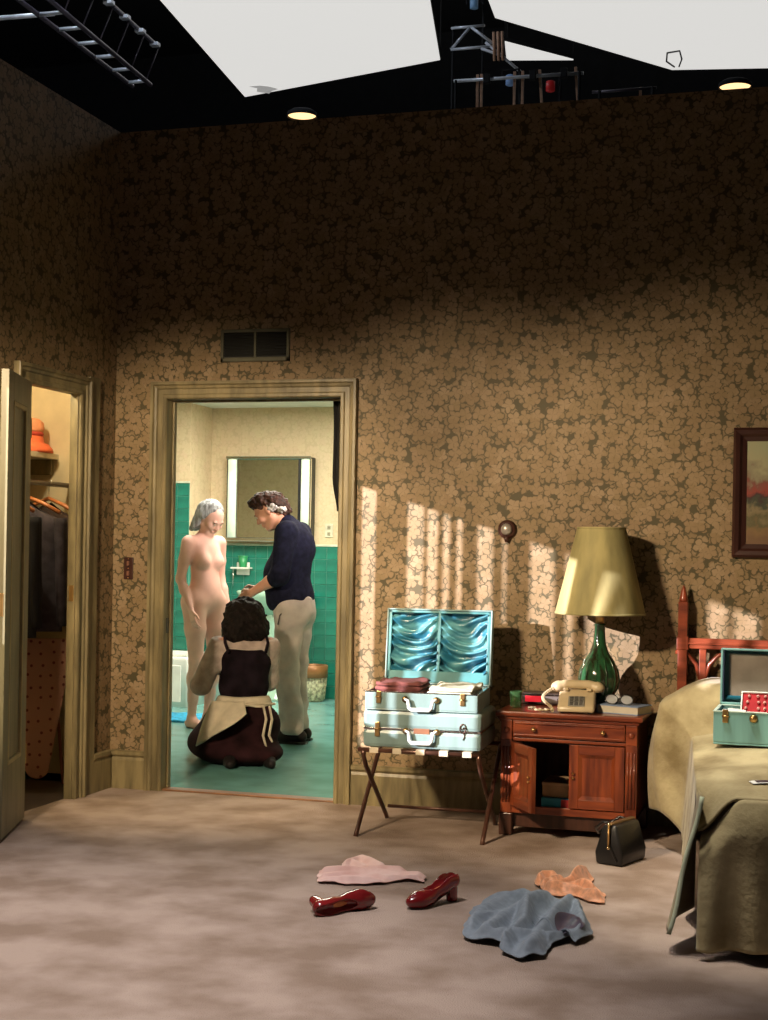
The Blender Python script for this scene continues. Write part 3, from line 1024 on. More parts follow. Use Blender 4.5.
def case_handle(t, y, z, h=.05, drop=1):
    for sx in (-1, 1):
        MB().lathe([(.004, 0), (.014, .003), (.014, .01), (.004, .014)], 14).xf(Matrix.Translation((sx * .07, y, z)) @ Matrix.Rotation(PI / 2, 4, 'X')).build('handle_mount', BRASS, t, 0, True)
    pts = [(-.072, y - .01, z), (-.056, y - .016, z - .004), (-.05, y - .02, z - h * .8), (-.04, y - .02, z - h), (.04, y - .02, z - h), (.05, y - .02, z - h * .8), (.056, y - .016, z - .004), (.072, y - .01, z)]
    return MB().tube(pts, [.006, .007, .008, .0095, .0095, .008, .007, .006], 10).build('handle', mat('white_vinyl_handle', (.72, .78, .74), .35), t, 0, True)


def latch(t, x, y, z0, z1):
    lt = box('latch', (x - .011, y - .007, z0), (x + .011, y, z1), BRASS, t, .003)
    MB().tube([(x - .013, y - .006, (z0 + z1) / 2), (x + .013, y - .006, (z0 + z1) / 2)], .004, 8).build('latch_hinge', BRASS, lt, 0, True)


CW, CD = .268, .20
t = thing('closed_suitcase', 'closed pearly mint suitcase lying flat on the luggage rack', 'suitcase', (1.885, -.545, RZ + .0127), .055)
box('body', (-CW, -CD, 0), (CW, CD, .083), CASE, t, .018)
box('lid', (-CW, -CD, .085), (CW, CD, .168), CASE, t, .018)
box('rim', (-CW + .004, -CD + .001, .079), (CW - .004, CD - .002, .089), CHROME, t, .001)
case_handle(t, -CD, .08)
box('name_plate', (-.036, -CD - .002, .068), (.036, -CD + .002, .092), mat('brown_leather_tag', (.22, .09, .04), .5), t, .002)
for x in (-.20,):
    latch(t, x, -CD, .05, .115)
# ringed emblem by the right-hand end
em = MB()
em.tube([(.185 + .013 * math.cos(a), -CD - .003, .100 + .020 * math.sin(a)) for a in [i * PI / 10 for i in range(21)]], .0028, 6)
em.tube([(.190, -CD - .003, .083), (.192, -CD - .003, .062), (.186, -CD - .003, .05)], .0028, 6)
em.tube([(.180, -CD - .003, .095), (.190, -CD - .003, .106)], .0022, 6)
em.build('emblem', mat('dark_bronze_emblem', (.08, .04, .03), .35, .5), t, 0, True)

UZ = RZ + .0127 + .1685
t = thing('open_suitcase', 'open mint suitcase with gathered aqua satin lid on the closed one', 'suitcase', (1.874, -.538, UZ), .085)
UW, UD, UH = .252, .212, .078
tr = MB()
tr.box((-UW, -UD, 0), (UW, UD, .006)).box((-UW, -UD, .006), (UW, -UD + .010, UH)).box((-UW, UD - .010, .006), (UW, UD, UH)).box((-UW, -UD + .01, .006), (-UW + .010, UD - .01, UH)).box((UW - .010, -UD + .01, .006), (UW, UD - .01, UH))
tr.build('tray', CASE, t, .004)
box('tray_lining', (-UW + .01, -UD + .01, .006), (UW - .01, UD - .01, .012), SATIN, t, 0)
rim = MB()
for a, b in (((-UW - .002, -UD - .002, UH), (UW + .002, -UD + .011, UH + .005)), ((-UW - .002, UD - .011, UH), (UW + .002, UD + .002, UH + .005)), ((-UW - .002, -UD, UH), (-UW + .011, UD, UH + .005)), ((UW - .011, -UD, UH), (UW + .002, UD, UH + .005))):
    rim.box(a, b)
rim.build('rim', CHROME, t, .001)
case_handle(t, -UD, .052, .044)
for x in (-.19, .185):
    latch(t, x, -UD, .03, .085)
# lid hinged at the back
ld = bpy.data.objects.new('lid', None)
COL.objects.link(ld)
ld.parent = t
ld.location = (0, UD, UH + .004)
ld.rotation_euler = (-math.radians(7), 0, 0)
LH, LD = .355, .065
sh_ = MB()
sh_.box((-UW, LD - .006, 0), (UW, LD, LH)).box((-UW, 0, 0), (-UW + .008, LD, LH)).box((UW - .008, 0, 0), (UW, LD, LH)).box((-UW, 0, LH - .008), (UW, LD, LH)).box((-UW, 0, 0), (UW, LD, .008))
sh_.build('shell', CASE, ld, .004)
b_ = MB()
for a, b in (((-UW + .008, .006, .008), (-UW + .024, .018, LH - .008)), ((UW - .024, .006, .008), (UW - .008, .018, LH - .008)), ((-UW + .008, .006, LH - .020), (UW - .008, .018, LH - .008)), ((-UW + .008, .006, .008), (UW - .008, .018, .062)), ((-.008, .008, .04), (.008, .02, LH - .015))):
    b_.box(a, b)
b_.build('lining_border', mat('aqua_border', (.05, .22, .24), .4), ld, .003)
for x0, x1 in ((-UW + .022, -.006), (.006, UW - .022)):
    def fn(u, v, x0=x0, x1=x1):
        x = x0 + (x1 - x0) * u
        z = .043 + (LH - .062) * v
        sag = 4 * u * (1 - u)
        ph = v * 6.2 + sag * .95 + .25 * math.sin(3 * u + x0 * 20) + .3 * math.sin(v * 9 + u * 4)
        amp = .016 + .008 * math.sin(v * 7 + x0 * 31)
        pin = (abs(u - .5) * 2) ** 4
        d = .030 - amp * math.sin(2 * PI * ph) - .004 * math.sin(4 * PI * ph + u * 6) + .006 * math.sin(40 * v + 9 * u) * pin - .01 * pin
        return (x, d, z)
    MB().grid(fn, 36, 70).build('satin_lining', SATIN, ld, 0, True)
# clothes in the open case
ROSE = mat('dusty_rose_wool', (.19, .06, .055), .9, var=.15, scale=30, bump=.2, bscale=200)


def fold_stack(name, label, cat, loc, rz, w, d, layers, material, seed):
    th = thing(name, label, cat, loc, rz)
    r = random.Random(seed)
    z = 0
    for i in range(layers):
        h = .016 + r.uniform(0, .005)
        a, b = r.uniform(-.01, .01), r.uniform(-.008, .008)
        mb = MB()

        def f(u, v, z=z, h=h, a=a, b=b, i=i):
            q = u * 2 * PI
            cx, cz = math.cos(q), math.sin(q)
            px = w / 2 * (abs(cx) ** .25) * (1 if cx > 0 else -1)
            pz = h / 2 * (abs(cz) ** .6) * (1 if cz > 0 else -1)
            wob = .006 * math.sin(9 * v + 3 * px * 20 + seed + i)
            return (px * (1 + .03 * math.sin(6 * v + i)) + a, (v - .5) * d + b + .008 * math.sin(px * 18 + i), z + h / 2 + pz + (wob * (1 if cz > 0 else 0)) * (1 if i == layers - 1 else .2))
        mb.grid(f, 36, 22)
        n = 37
        mb.f.append(tuple(range(n - 1)))
        mb.f.append(tuple(22 * n + k for k in range(n - 1)))
        mb.build('fold', material, th, 0, True)
        z += h
    return th


fold_stack('folded_sweater', 'dusty rose folded sweater heaped in the open suitcase', 'sweater', (1.762, -.585, UZ + .013), .10, .21, .28, 6, ROSE, 3)
fold_stack('folded_linen', 'pale cream folded linen packed in the open suitcase', 'clothes', (2.002, -.565, UZ + .013), .06, .20, .30, 5, mat('cream_linen', (.66, .66, .52), .85, var=.1, scale=20), 8)

# ================================================================== BED
t = thing('bed', 'bed with red wooden headboard under a long olive spread', 'bed', (0, 0, 0))
HBW = mat('red_cherry_headboard', (.27, .055, .022), .32, scale=3, col2=(.13, .024, .01), stretch=(2, 8, 8), coat=.25)
for x in (2.963, 4.58):
    hp_ = box('headboard_post', (x - .022, -.075, 0), (x + .022, -.03, 1.06), HBW, t, .004)
    MB().lathe([(.019, 1.06), (.022, 1.068), (.016, 1.085), (.010, 1.12), (.003, 1.135)], 14, (x, -.0525, 0)).build('finial', HBW, hp_, 0, True)
    box('block', (x - .027, -.08, .835), (x + .027, -.025, .90), HBW, t, .004)
box('headboard_rail', (2.985, -.07, .842), (4.56, -.035, .892), HBW, t, .005)
box('rail_moulding', (2.985, -.078, .862), (4.56, -.068, .872), HBW, t, .003)
box('headboard_rail', (2.985, -.07, .48), (4.56, -.035, .54), HBW, t, .005)
for k in range(6):
    x = 3.055 + k * .26
    box('headboard_slat', (x - .016, -.062, .54), (x + .016, -.042, .842), HBW, t, .003)
    for sx in (-1, 1):
        MB().tube([(x + sx * .012, -.052, .70), (x + sx * .03, -.052, .77), (x + sx * .07, -.052, .815), (x + sx * .125, -.052, .825)], .010, 8).build('headboard_arch', HBW, t, 0, True)
box('mattress', (3.29, -2.06, .22), (4.48, -.09, .475), mat('ticking', (.42, .40, .33), .9), t, .03)
box('base', (3.27, -2.10, .12), (4.47, -.09, .22), mat('dark_bed_base', (.03, .025, .02), .8), t)
for x in (3.33, 4.42):
    for y in (-2.04, -.2):
        MB().tube([(x, y, 0), (x, y, .12)], [.02, .03], 12).build('leg', DWOOD, t, 0, True)


def spread_mat():
    m = mat('olive_velvety_bedspread', (.46, .39, .22), .85, scale=5.5, col2=(.17, .125, .05), sheen=.15, bump=.3, bscale=45, contrast=(.32, .66), stretch=(1, .6, 1))
    return m


SPREAD = spread_mat()


def smst(a, b, x):
    q = max(0, min(1, (x - a) / (b - a)))
    return q * q * (3 - 2 * q)


def bed_left(y):
    return 3.06 + .09 * max(0, -.7 - y) - .15 * smst(-.72, -.55, y)


def bed_z(x, y):
    p = smst(-.74, -.56, y) * (1 - .35 * smst(-.22, -.10, y))
    edge = smst(-.05, .22, x - bed_left(y))
    z = .535 + .19 * p * (.55 + .45 * edge) - .02 * math.exp(-((y + .72) / .05) ** 2)
    z += .006 * math.sin(7 * x + 3 * y) + .005 * math.sin(13 * y - 4 * x)
    return z


# one continuous cloth: across u from left hem over the top to the right hem, v along the bed
def spread(u, v):
    y = -2.17 + 2.10 * v
    lx = bed_left(y)
    d = .50 if y < -.75 else .50 + .02 * math.sin(9 * y)
    p = smst(-.74, -.56, y)
    rx = 4.54
    tot = .5 + (rx - lx) + .5
    s = u * tot
    rr = .05
    if s < .5:
        q = 1 - s / .5                      # 0 top, 1 hem
        fold = math.sin(24 * y + 1.2 * math.sin(5 * y))
        near = smst(-1.95, -2.17, y)
        x = lx - .02 * q - .016 * q * fold * (1 + p) - .03 * math.sin(PI * q) * p - .0 * near * q * q
        hem = .09 + .06 * p + .012 * math.sin(8 * y) - .035 * near
        zt = bed_z(lx, y) - .012
        z = zt + (hem - zt) * q
        return (x + .02 * near * (1 - q) - .065 * near * q, y - .055 * near * q, z)
    if s > tot - .5:
        q = (s - (tot - .5)) / .5
        zt = bed_z(rx, y) - .012
        return (rx + .04 * q + .02 * q * math.sin(22 * y), y, zt + (.09 - zt) * q)
    x = lx + (s - .5)
    ed = .02 * (1 - smst(0, .10, x - lx)) + .02 * (1 - smst(0, .1, rx - x))
    ft = .03 * (1 - smst(0, .12, y + 2.17))
    cn = (1 - smst(0, .13, x - lx)) * (1 - smst(0, .22, y + 2.17))
    return (x, y, bed_z(x, y) - ed * .6 - ft - .10 * cn)


bsp = MB().grid(spread, 150, 110).build('bedspread', SPREAD, t, 0, True, solid=.008, sub=0)


def foot(u, v):
    x = 3.205 + 1.39 * u
    q = v
    fold = math.sin(20 * x + 1.5 * math.sin(4 * x)) * .7 + .5 * math.sin(47 * x)
    corner = 1 - smst(0, .10, u)
    zt = bed_z(x, -2.17) - .032 - .12 * corner
    z = zt + (.035 + .008 * math.sin(15 * x) - zt) * q
    y = -2.175 - .045 * math.sin(min(1, q * 4) * PI / 2) - .05 * q - .034 * q * fold + .03 * corner
    return (x - .0 * corner * q, y, z)


MB().grid(foot, 120, 36).build('bedspread_foot', SPREAD, t, 0, True, solid=.008)
# pale lining strip along the near edge of the side drop
MB().grid(lambda u, v: (lambda a: (a[0] - .006 + .013 * v + .004 * math.sin(9 * u), a[1] - .010 - .006 * v, a[2]))(spread(.5 / (.5 + 4.54 - 3.085 + .5) * u, 0)), 20, 2).build('spread_edge', mat('pale_green_lining', (.55, .62, .46), .8), t, 0, True, solid=.004)

# ------------------------------------------------------------------ vanity case on the bed
CZ = .552
t = thing('vanity_case', 'open teal vanity case with mirror lid, reflection painted beige, lying on the bed', 'vanity case', (3.37, -1.10, CZ), -.03)
vw, vd, vh = .185, .13, .125
vb = MB()
vb.box((-vw, -vd, 0), (vw, vd, .008)).box((-vw, -vd, .008), (vw, -vd + .009, vh)).box((-vw, vd - .009, .008), (vw, vd, vh)).box((-vw, -vd + .009, .008), (-vw + .009, vd - .009, vh)).box((vw - .009, -vd + .009, .008), (vw, vd - .009, vh))
vb.build('body', TEAL, t, .005)
r_ = MB()
for a, b in (((-vw - .002, -vd - .002, vh), (vw + .002, -vd + .011, vh + .004)), ((-vw - .002, vd - .011, vh), (vw + .002, vd + .002, vh + .004)), ((-vw - .002, -vd, vh), (-vw + .011, vd, vh + .004)), ((vw - .011, -vd, vh), (vw + .002, vd, vh + .004))):
    r_.box(a, b)
r_.build('rim', mat('pale_mint_trim', (.55, .72, .66), .35), t, .001)
for x in (-.14, .14):
    latch(t, x, -vd, .085, .135)
MB().lathe([(.004, 0), (.017, .002), (.013, .010), (.003, .012)], 14).xf(Matrix.Translation((-.035, -vd, .105)) @ Matrix.Rotation(PI / 2, 4, 'X')).build('lock', BRASS, t, 0, True)
box('inner_tray', (-vw + .01, -vd + .01, .075), (vw - .01, vd - .01, .085), mat('navy_lining', (.03, .06, .11), .7), t, .002)
lid = bpy.data.objects.new('lid', None)
COL.objects.link(lid)
lid.parent = t
lid.location = (0, vd, vh + .004)
lid.rotation_euler = (-math.radians(4), 0, 0)
lm = MB()
h_, d_ = .225, .075
lm.box((-vw, d_ - .006, 0), (vw, d_, h_)).box((-vw, 0, 0), (-vw + .009, d_, h_)).box((vw - .009, 0, 0), (vw, d_, h_)).box((-vw, 0, h_ - .009), (vw, d_, h_)).box((-vw, 0, 0), (vw, d_, .009))
lm.build('shell', TEAL, lid, .004)
MB().box((-vw + .009, .004, .01), (-vw + .013, d_ - .006, h_ - .009)).box((vw - .013, .004, .01), (vw - .009, d_ - .006, h_ - .009)).build('lid_lining', mat('navy_lining2', (.03, .06, .12), .7), lid)
MB().box((-vw + .03, .045, .03), (vw - .03, .052, h_ - .02)).build('lid_mirror', mat('mirror_reflection_beige', (.36, .31, .26), .3, var=.1), lid, .002)  # mirror in the lid, its reflection painted as plain grey beige
MB().tube([(-vw + .02, .035, .028), (vw - .02, .035, .028)], .008, 8).build('lid_roll', SATIN, lid, 0, True)
# things in the case
t2_ = thing('jewellery_tray', 'small white-rimmed tray of red beads tilted in the vanity case', 'tray', (3.375, -1.045, CZ + .142), -.03, rot=(math.radians(52), 0, -.03))
tb = MB()
tb.box((-.10, -.05, 0), (.10, .05, .004))
for a, b in (((-.10, -.05, 0), (.10, -.044, .016)), ((-.10, .044, 0), (.10, .05, .016)), ((-.10, -.05, 0), (-.094, .05, .016)), ((.094, -.05, 0), (.10, .05, .016))):
    tb.box(a, b)
tb.build('frame', mat('white_tray_rim', (.75, .8, .76), .4), t2_, .002)
box('velvet', (-.094, -.044, .004), (.094, .044, .008), mat('crimson_velvet', (.42, .02, .03), .9), t2_, 0)
for k in range(14):
    x, y = -.075 + (k % 5) * .036 + random.uniform(-.008, .008), -.028 + (k // 5) * .028
    MB().lathe([(.001, -.006), (.005, -.004), (.0065, 0), (.005, .004), (.001, .006)], 10, (x, y, .014)).build('bead', mat('pink_bead', (.8, .42, .38), .25), t2_, 0, True)
fold_stack('crimson_pouch', 'crimson cloth pouch in the open vanity case', 'pouch', (3.44, -1.165, CZ + .0855), .2, .13, .085, 2, mat('crimson_cloth', (.42, .03, .07), .7), 5)
fold_stack('white_gloves', 'pair of white cloth gloves in the vanity case corner', 'gloves', (3.265, -1.15, CZ + .0855), -.3, .09, .09, 2, mat('white_cotton', (.72, .74, .74), .8), 6)
# little photographs on the bedspread
for k, (x, y, r, lab) in enumerate(((3.395, -1.98, .3, 'small creased snapshot lying flat on the bedspread'), (3.455, -1.955, -.5, 'white card with dark print beside the snapshot on the bedspread'))):
    p = thing('snapshot' if k == 0 else 'printed_card', lab, 'photograph' if k == 0 else 'card', (x, y, bed_z(x, y) - .003), r)
    MB().grid(lambda u, v: ((u - .5) * .085, (v - .5) * .06, .006 + .004 * math.sin(3 * u)), 6, 4).build('sheet', mat('white_card', (.8, .8, .78), .5), p, 0, True, solid=.001, off=1)
    MB().grid(lambda u, v: ((u - .5) * .06 + .004, (v - .5) * .035, .0085 + .004 * math.sin(3 * (.15 + u * .7))), 6, 4).build('print', mat('dark_print', (.06, .03, .04), .5), p, 0, True, solid=.0006, off=1)

# ================================================================== ON THE FLOOR
def heap(name, label, cat, outline, hfn, material, group=None, res=64, rings=26, base=.004):
    """rumpled cloth: polar patch inside a closed outline, lifted by hfn(x, y, rho)"""
    cx = sum(p[0] for p in outline) / len(outline)
    cy = sum(p[1] for p in outline) / len(outline)
    th = thing(name, label, cat, (cx, cy, 0), 0, group)
    pts = [Vector((x - cx, y - cy)) for x, y in outline]
    n = len(pts)
    cum = [0]
    for i in range(n):
        cum.append(cum[-1] + (pts[(i + 1) % n] - pts[i]).length)
    bnd = []
    for k in range(res):
        s = cum[-1] * k / res
        i = max(j for j in range(n) if cum[j] <= s + 1e-9)
        bnd.append(pts[i].lerp(pts[(i + 1) % n], (s - cum[i]) / (cum[i + 1] - cum[i])))
    bnd = [b * (1 + .022 * math.sin(k * .43 + len(name)) + .018 * math.sin(k * 1.3) + .012 * math.sin(k * 2.9)) for k, b in enumerate(bnd)]
    vs = [(0, 0, base + hfn(0, 0, 0))]
    for r in range(1, rings + 1):
        q = r / rings
        for b in bnd:
            x, y = b.x * q, b.y * q
            vs.append((x, y, base + max(0, hfn(x, y, q))))
    fs = [(0, 1 + k, 1 + (k + 1) % res) for k in range(res)]
    for r in range(rings - 1):
        for k in range(res):
            k2 = (k + 1) % res
            fs.append((1 + r * res + k, 1 + (r + 1) * res + k, 1 + (r + 1) * res + k2, 1 + r * res + k2))
    ob = MB().add(vs, fs).build('cloth', material, th, 0, True, solid=.005, off=-1, sub=1)
    return th


BLUEK = mat('grey_blue_knit', (.235, .285, .345), .95, var=.08, scale=40, bump=.35, bscale=350)


def rid(x, y, ang, off, w, h):
    d = (x * math.cos(ang) + y * math.sin(ang)) - off
    return h * math.exp(-(d / w) ** 2)


SW = [(2.457, -2.289), (2.407, -1.959), (2.422, -1.753), (2.536, -1.71), (2.65, -1.73), (2.757, -1.767), (2.836, -2.014), (2.861, -2.139), (2.826, -2.254), (2.796, -2.189), (2.753, -2.281), (2.756, -2.426), (2.686, -2.475), (2.605, -2.421), (2.594, -2.34), (2.526, -2.327)]


def folds(outline, lines, base, fine, seed):
    """height function of a dropped cloth: rounded folds running along polylines, creases between them"""
    cx = sum(q_[0] for q_ in outline) / len(outline)
    cy = sum(q_[1] for q_ in outline) / len(outline)

    def h(x, y, q):
        X, Y = x + cx, y + cy
        best = 0
        for pts, w, hh in lines:
            for (ax, ay), (bx, by) in zip(pts, pts[1:]):
                dx, dy = bx - ax, by - ay
                tt = max(0, min(1, ((X - ax) * dx + (Y - ay) * dy) / (dx * dx + dy * dy)))
                d2 = (X - ax - tt * dx) ** 2 + (Y - ay - tt * dy) ** 2
                v = hh * math.exp(-d2 / (w * w)) * (.8 + .2 * math.sin(9 * (X + Y) + seed + hh * 90))
                best = max(best, v)
        e = smst(1.0, .86, q)
        return base + best * (.30 + .70 * e) + fine * (math.sin(41 * X + 17 * Y + seed) + math.sin(-23 * X + 37 * Y)) * .5 * e
    return h


hs_ = folds(SW, [([(2.45, -2.25), (2.465, -1.95), (2.50, -1.76)], .040, .040), ([(2.54, -2.30), (2.545, -2.05), (2.60, -1.80)], .032, .058), ([(2.61, -2.40), (2.635, -2.15), (2.60, -1.93), (2.655, -1.77)], .030, .075),
                 ([(2.71, -2.44), (2.70, -2.22), (2.725, -1.98), (2.735, -1.79)], .032, .068), ([(2.83, -2.20), (2.80, -2.0), (2.77, -1.81)], .034, .06), ([(2.44, -1.80), (2.58, -1.74), (2.74, -1.78)], .035, .055),
                 ([(2.56, -2.33), (2.67, -2.28), (2.76, -2.24), (2.83, -2.17)], .030, .055), ([(2.47, -2.12), (2.56, -1.98), (2.60, -1.84)], .025, .05)], .010, .003, 1)


swt = heap('knit_sweater', 'grey blue knitted sweater crumpled on the carpet', 'sweater', SW, hs_, BLUEK, res=110, rings=40)
swt_c = swt.location
SL = [(2.715, -2.06), (2.775, -2.00), (2.835, -2.08), (2.85, -2.20), (2.80, -2.19), (2.785, -2.25), (2.76, -2.20), (2.735, -2.16)]
lx_, ly_ = 2.79, -2.12
mb = MB()
n = len(SL)
vs = [(lx_ - swt_c.x, ly_ - swt_c.y, hs_(lx_ - swt_c.x, ly_ - swt_c.y, .5) + .016)]
for q in (.5, 1):
    for (x, y) in SL:
        X, Y = lx_ + (x - lx_) * q * .95 - swt_c.x, ly_ + (y - ly_) * q * .95 - swt_c.y
        vs.append((X, Y, hs_(X, Y, .55) + (.014 if q < 1 else .006)))
fs = [(0, 1 + k, 1 + (k + 1) % n) for k in range(n)] + [(1 + k, 1 + n + k, 1 + n + (k + 1) % n, 1 + (k + 1) % n) for k in range(n)]
mb.add(vs, fs).build('lining', mat('dark_plum_satin', (.06, .05, .085), .3, var=.3), swt, 0, True, solid=.003, sub=2)

BL = [(1.748, -1.707), (1.695, -1.507), (1.758, -1.445), (1.744, -1.271), (1.79, -1.212), (1.878, -1.32), (1.991, -1.393), (2.126, -1.472), (2.134, -1.559), (2.056, -1.553), (1.986, -1.651), (1.861, -1.699)]


hb_ = folds(BL, [([(1.76, -1.66), (1.85, -1.60), (1.97, -1.58), (2.10, -1.54)], .022, .030), ([(1.73, -1.56), (1.82, -1.50), (1.95, -1.50), (2.11, -1.50)], .020, .034), ([(1.75, -1.42), (1.80, -1.29), (1.86, -1.36), (1.92, -1.42)], .024, .040), ([(1.78, -1.36), (1.88, -1.46), (2.0, -1.44)], .022, .036),
                 ([(1.78, -1.69), (1.90, -1.66), (1.98, -1.64)], .018, .026)], .006, .003, 4)


heap('pink_blouse', 'thin pale pink blouse dropped on the carpet behind the shoes', 'blouse', BL, hb_, mat('pale_pink_nylon', (.86, .62, .58), .6, var=.12, scale=14, col2=(.74, .46, .42)), res=90, rings=32)
ST = mat('peach_nylon', (.66, .30, .16), .55, var=.16, scale=40, sheen=.3)
SK = [(2.534, -1.424), (2.519, -1.302), (2.572, -1.244), (2.656, -1.323), (2.70, -1.20), (2.742, -1.254), (2.737, -1.399), (2.817, -1.505), (2.839, -1.643), (2.782, -1.649), (2.716, -1.577), (2.663, -1.597), (2.605, -1.585)]
hk_ = folds(SK, [([(2.55, -1.43), (2.54, -1.33), (2.58, -1.28), (2.62, -1.35), (2.60, -1.45), (2.57, -1.50)], .018, .045), ([(2.60, -1.56), (2.66, -1.52), (2.72, -1.54), (2.80, -1.62)], .018, .055), ([(2.61, -1.46), (2.67, -1.40), (2.69, -1.30), (2.71, -1.23)], .016, .055), ([(2.72, -1.38), (2.74, -1.46), (2.80, -1.53)], .016, .030),
                 ([(2.65, -1.46), (2.71, -1.46), (2.77, -1.51)], .014, .052)], .006, .011, 2)
heap('nylon_stockings', 'peach nylon stockings bunched on the carpet by the handbag', 'stockings', SK, hk_, ST, res=100, rings=30)

# red pumps
RED = mat('glossy_oxblood_leather', (.22, .014, .016), .16, var=.15, coat=.6)
INS = mat('orange_leather_insole', (.62, .20, .06), .5)
SOLE = mat('dark_sole', (.06, .02, .015), .5)


def pump(label, loc, rot):
    t = thing('court_shoe', label, 'shoe', loc, 0, 'pair of red court shoes', rot=rot)
    # toe at -x, heel at +x, z up; the heel lifts the back of the foot
    L = [('c', (-.105, 0, .022), (-.06, 0, .026), .014, .024, .02), ('c', (-.06, 0, .026), (-.02, 0, .032), .030, .028, .02), ('e', (-.065, 0, .026), (.05, .037, .024), .02),
         ('c', (-.02, 0, .034), (.05, 0, .058), .026, .024, .02), ('c', (.05, 0, .060), (.098, 0, .070), .025, .025, .02), ('c', (.07, 0, .078), (.10, 0, .082), .023, .024, .02), ('c', (.01, 0, .052), (.07, 0, .082), .020, .020, .02),
         ('cut', (0, 0, .001), (0, 0, -1)),
         ('se', (.055, 0, .106), (.088, .0205, .040), .01, (0, -.24, 0)), ('se', (.02, 0, .080), (.066, .022, .028), .01, (0, -.35, 0))]
    sdf_obj('upper', L, RED, t, .0035, None, 1)
    sdf_obj('heel', [('c', (.088, 0, .052), (.096, 0, .010), .024, .018, .01), ('c', (.098, 0, .045), (.103, 0, .010), .020, .017, .01), ('cut', (0, 0, .0), (0, 0, -1))], RED, t, .003, None, 1)
    MB().lathe([(.019, 0), (.019, .004)], 14, (.099, 0, -.001)).build('heel_tip', SOLE, t)
    mb = MB()
    st = [(-.10, .010, .001), (-.075, .028, .001), (-.05, .033, .001), (-.02, .026, .004), (.01, .018, .014), (.04, .016, .026), (.07, .019, .036)]
    vs = []
    for x, w, z in st:
        vs += [(x, -w, z), (x, w, z), (x, w, z + .004), (x, -w, z + .004)]
    fs = [(i * 4 + j, i * 4 + (j + 1) % 4, (i + 1) * 4 + (j + 1) % 4, (i + 1) * 4 + j) for i in range(len(st) - 1) for j in range(4)] + [(0, 1, 2, 3), tuple(len(vs) - 4 + j for j in range(4))]
    mb.add(vs, fs).build('sole', SOLE, t, 0)
    mb = MB()
    st = [(-.03, .016, .0405), (.0, .0165, .0475), (.03, .0165, .0565), (.06, .017, .066), (.095, .017, .0705), (.115, .010, .0725)]
    vs = []
    for x, w, z in st:
        vs += [(x, -w, z), (x, w, z)]
    mb.add(vs, [(i * 2, i * 2 + 1, i * 2 + 3, i * 2 + 2) for i in range(len(st) - 1)]).build('insole', INS, t, 0, True, solid=.002)
    return t


pump('oxblood red court shoe standing upright on its heel', (2.245, -1.865, .001), (0, 0, math.radians(58)))
pump('oxblood red court shoe tipped over onto its side', (1.955, -2.035, .036), (math.radians(-97), 0, math.radians(216)))

# handbag
t = thing('handbag', 'boxy black leather handbag with brass clasp by the nightstand', 'handbag', (2.793, -.868, 0), 1.22)
LEA = mat('black_leather', (.012, .012, .013), .3, var=.2, bump=.15, bscale=180)
hw, hd, hh = .108, .060, .165
bg = MB()
bg.add([(-hw, -hd, 0), (hw, -hd, 0), (hw, hd, 0), (-hw, hd, 0), (-hw - .004, -hd - .004, .05), (hw + .004, -hd - .004, .05), (hw + .004, hd + .004, .05), (-hw - .004, hd + .004, .05),
        (-hw + .004, -.030, hh), (hw - .004, -.030, hh), (hw - .004, .030, hh), (-hw + .004, .030, hh)],
       [(0, 3, 2, 1), (0, 1, 5, 4), (1, 2, 6, 5), (2, 3, 7, 6), (3, 0, 4, 7), (4, 5, 9, 8), (5, 6, 10, 9), (6, 7, 11, 10), (7, 4, 8, 11), (8, 9, 10, 11)])
bg.build('body', LEA, t, .012, True, seg=3)
for sx in (-1, 1):
    x = sx * (hw + .002)
    MB().tube([(x, -.04, .02), (x + sx * .003, 0, .09), (x - sx * .004, 0, hh - .005)], .006, 8).build('piping', LEA, t, 0, True)
MB().box((-hw + .002, -.012, hh - .004), (hw - .002, .012, hh + .008)).build('frame', mat('dull_brass_frame', (.30, .20, .10), .4, .8), t, .004)
MB().tube([(-hw - .008, -.004, hh + .002), (-hw - .011, -.004, hh - .09)], .005, 10).build('clasp_bar', BRASS, t, 0, True)
for z in (hh + .004, hh - .092):
    MB().lathe([(.001, -.008), (.007, -.004), (.009, 0), (.007, .004), (.001, .008)], 12, (-hw - .010, -.004, z)).build('clasp_ball', mat('bright_brass', (.9, .7, .4), .15, 1), t, 0, True)
MB().tube([(-.07, .012, hh), (-.075, .045, hh + .004), (-.05, .09, hh - .03), (0, .105, hh - .06), (.05, .09, hh - .03), (.075, .045, hh + .004), (.07, .012, hh)], .006, 8).build('handle', LEA, t, 0, True)

# ================================================================== IN THE CLOSET
t = thing('summer_hat', 'coral orange hat with rounded crown on the closet shelf', 'hat', (-.61, .155, 1.776))
COR = mat('coral_felt', (.78, .16, .06), .8, var=.12)
MB().lathe([(.135, .0), (.14, .004), (.135, .022), (.115, .045), (.09, .055), (.085, .075), (.082, .09)], 32).build('brim', COR, t, 0, True)
MB().lathe([(.084, .09), (.086, .105), (.082, .112)], 32).build('band', mat('dark_red_band', (.45, .05, .03), .7), t, 0, True)
MB().lathe([(.08, .11), (.088, .13), (.084, .165), (.06, .185), (.02, .192), (.002, .192)], 32).build('crown', mat('pale_coral_straw', (.85, .36, .18), .8), t, 0, True)
# hangers and garments
HANG = mat('orange_wood_hanger', (.55, .19, .06), .4, coat=.2)
CRD = mat('charcoal_wool', (.055, .045, .058), .9, var=.2, scale=18, bump=.2)


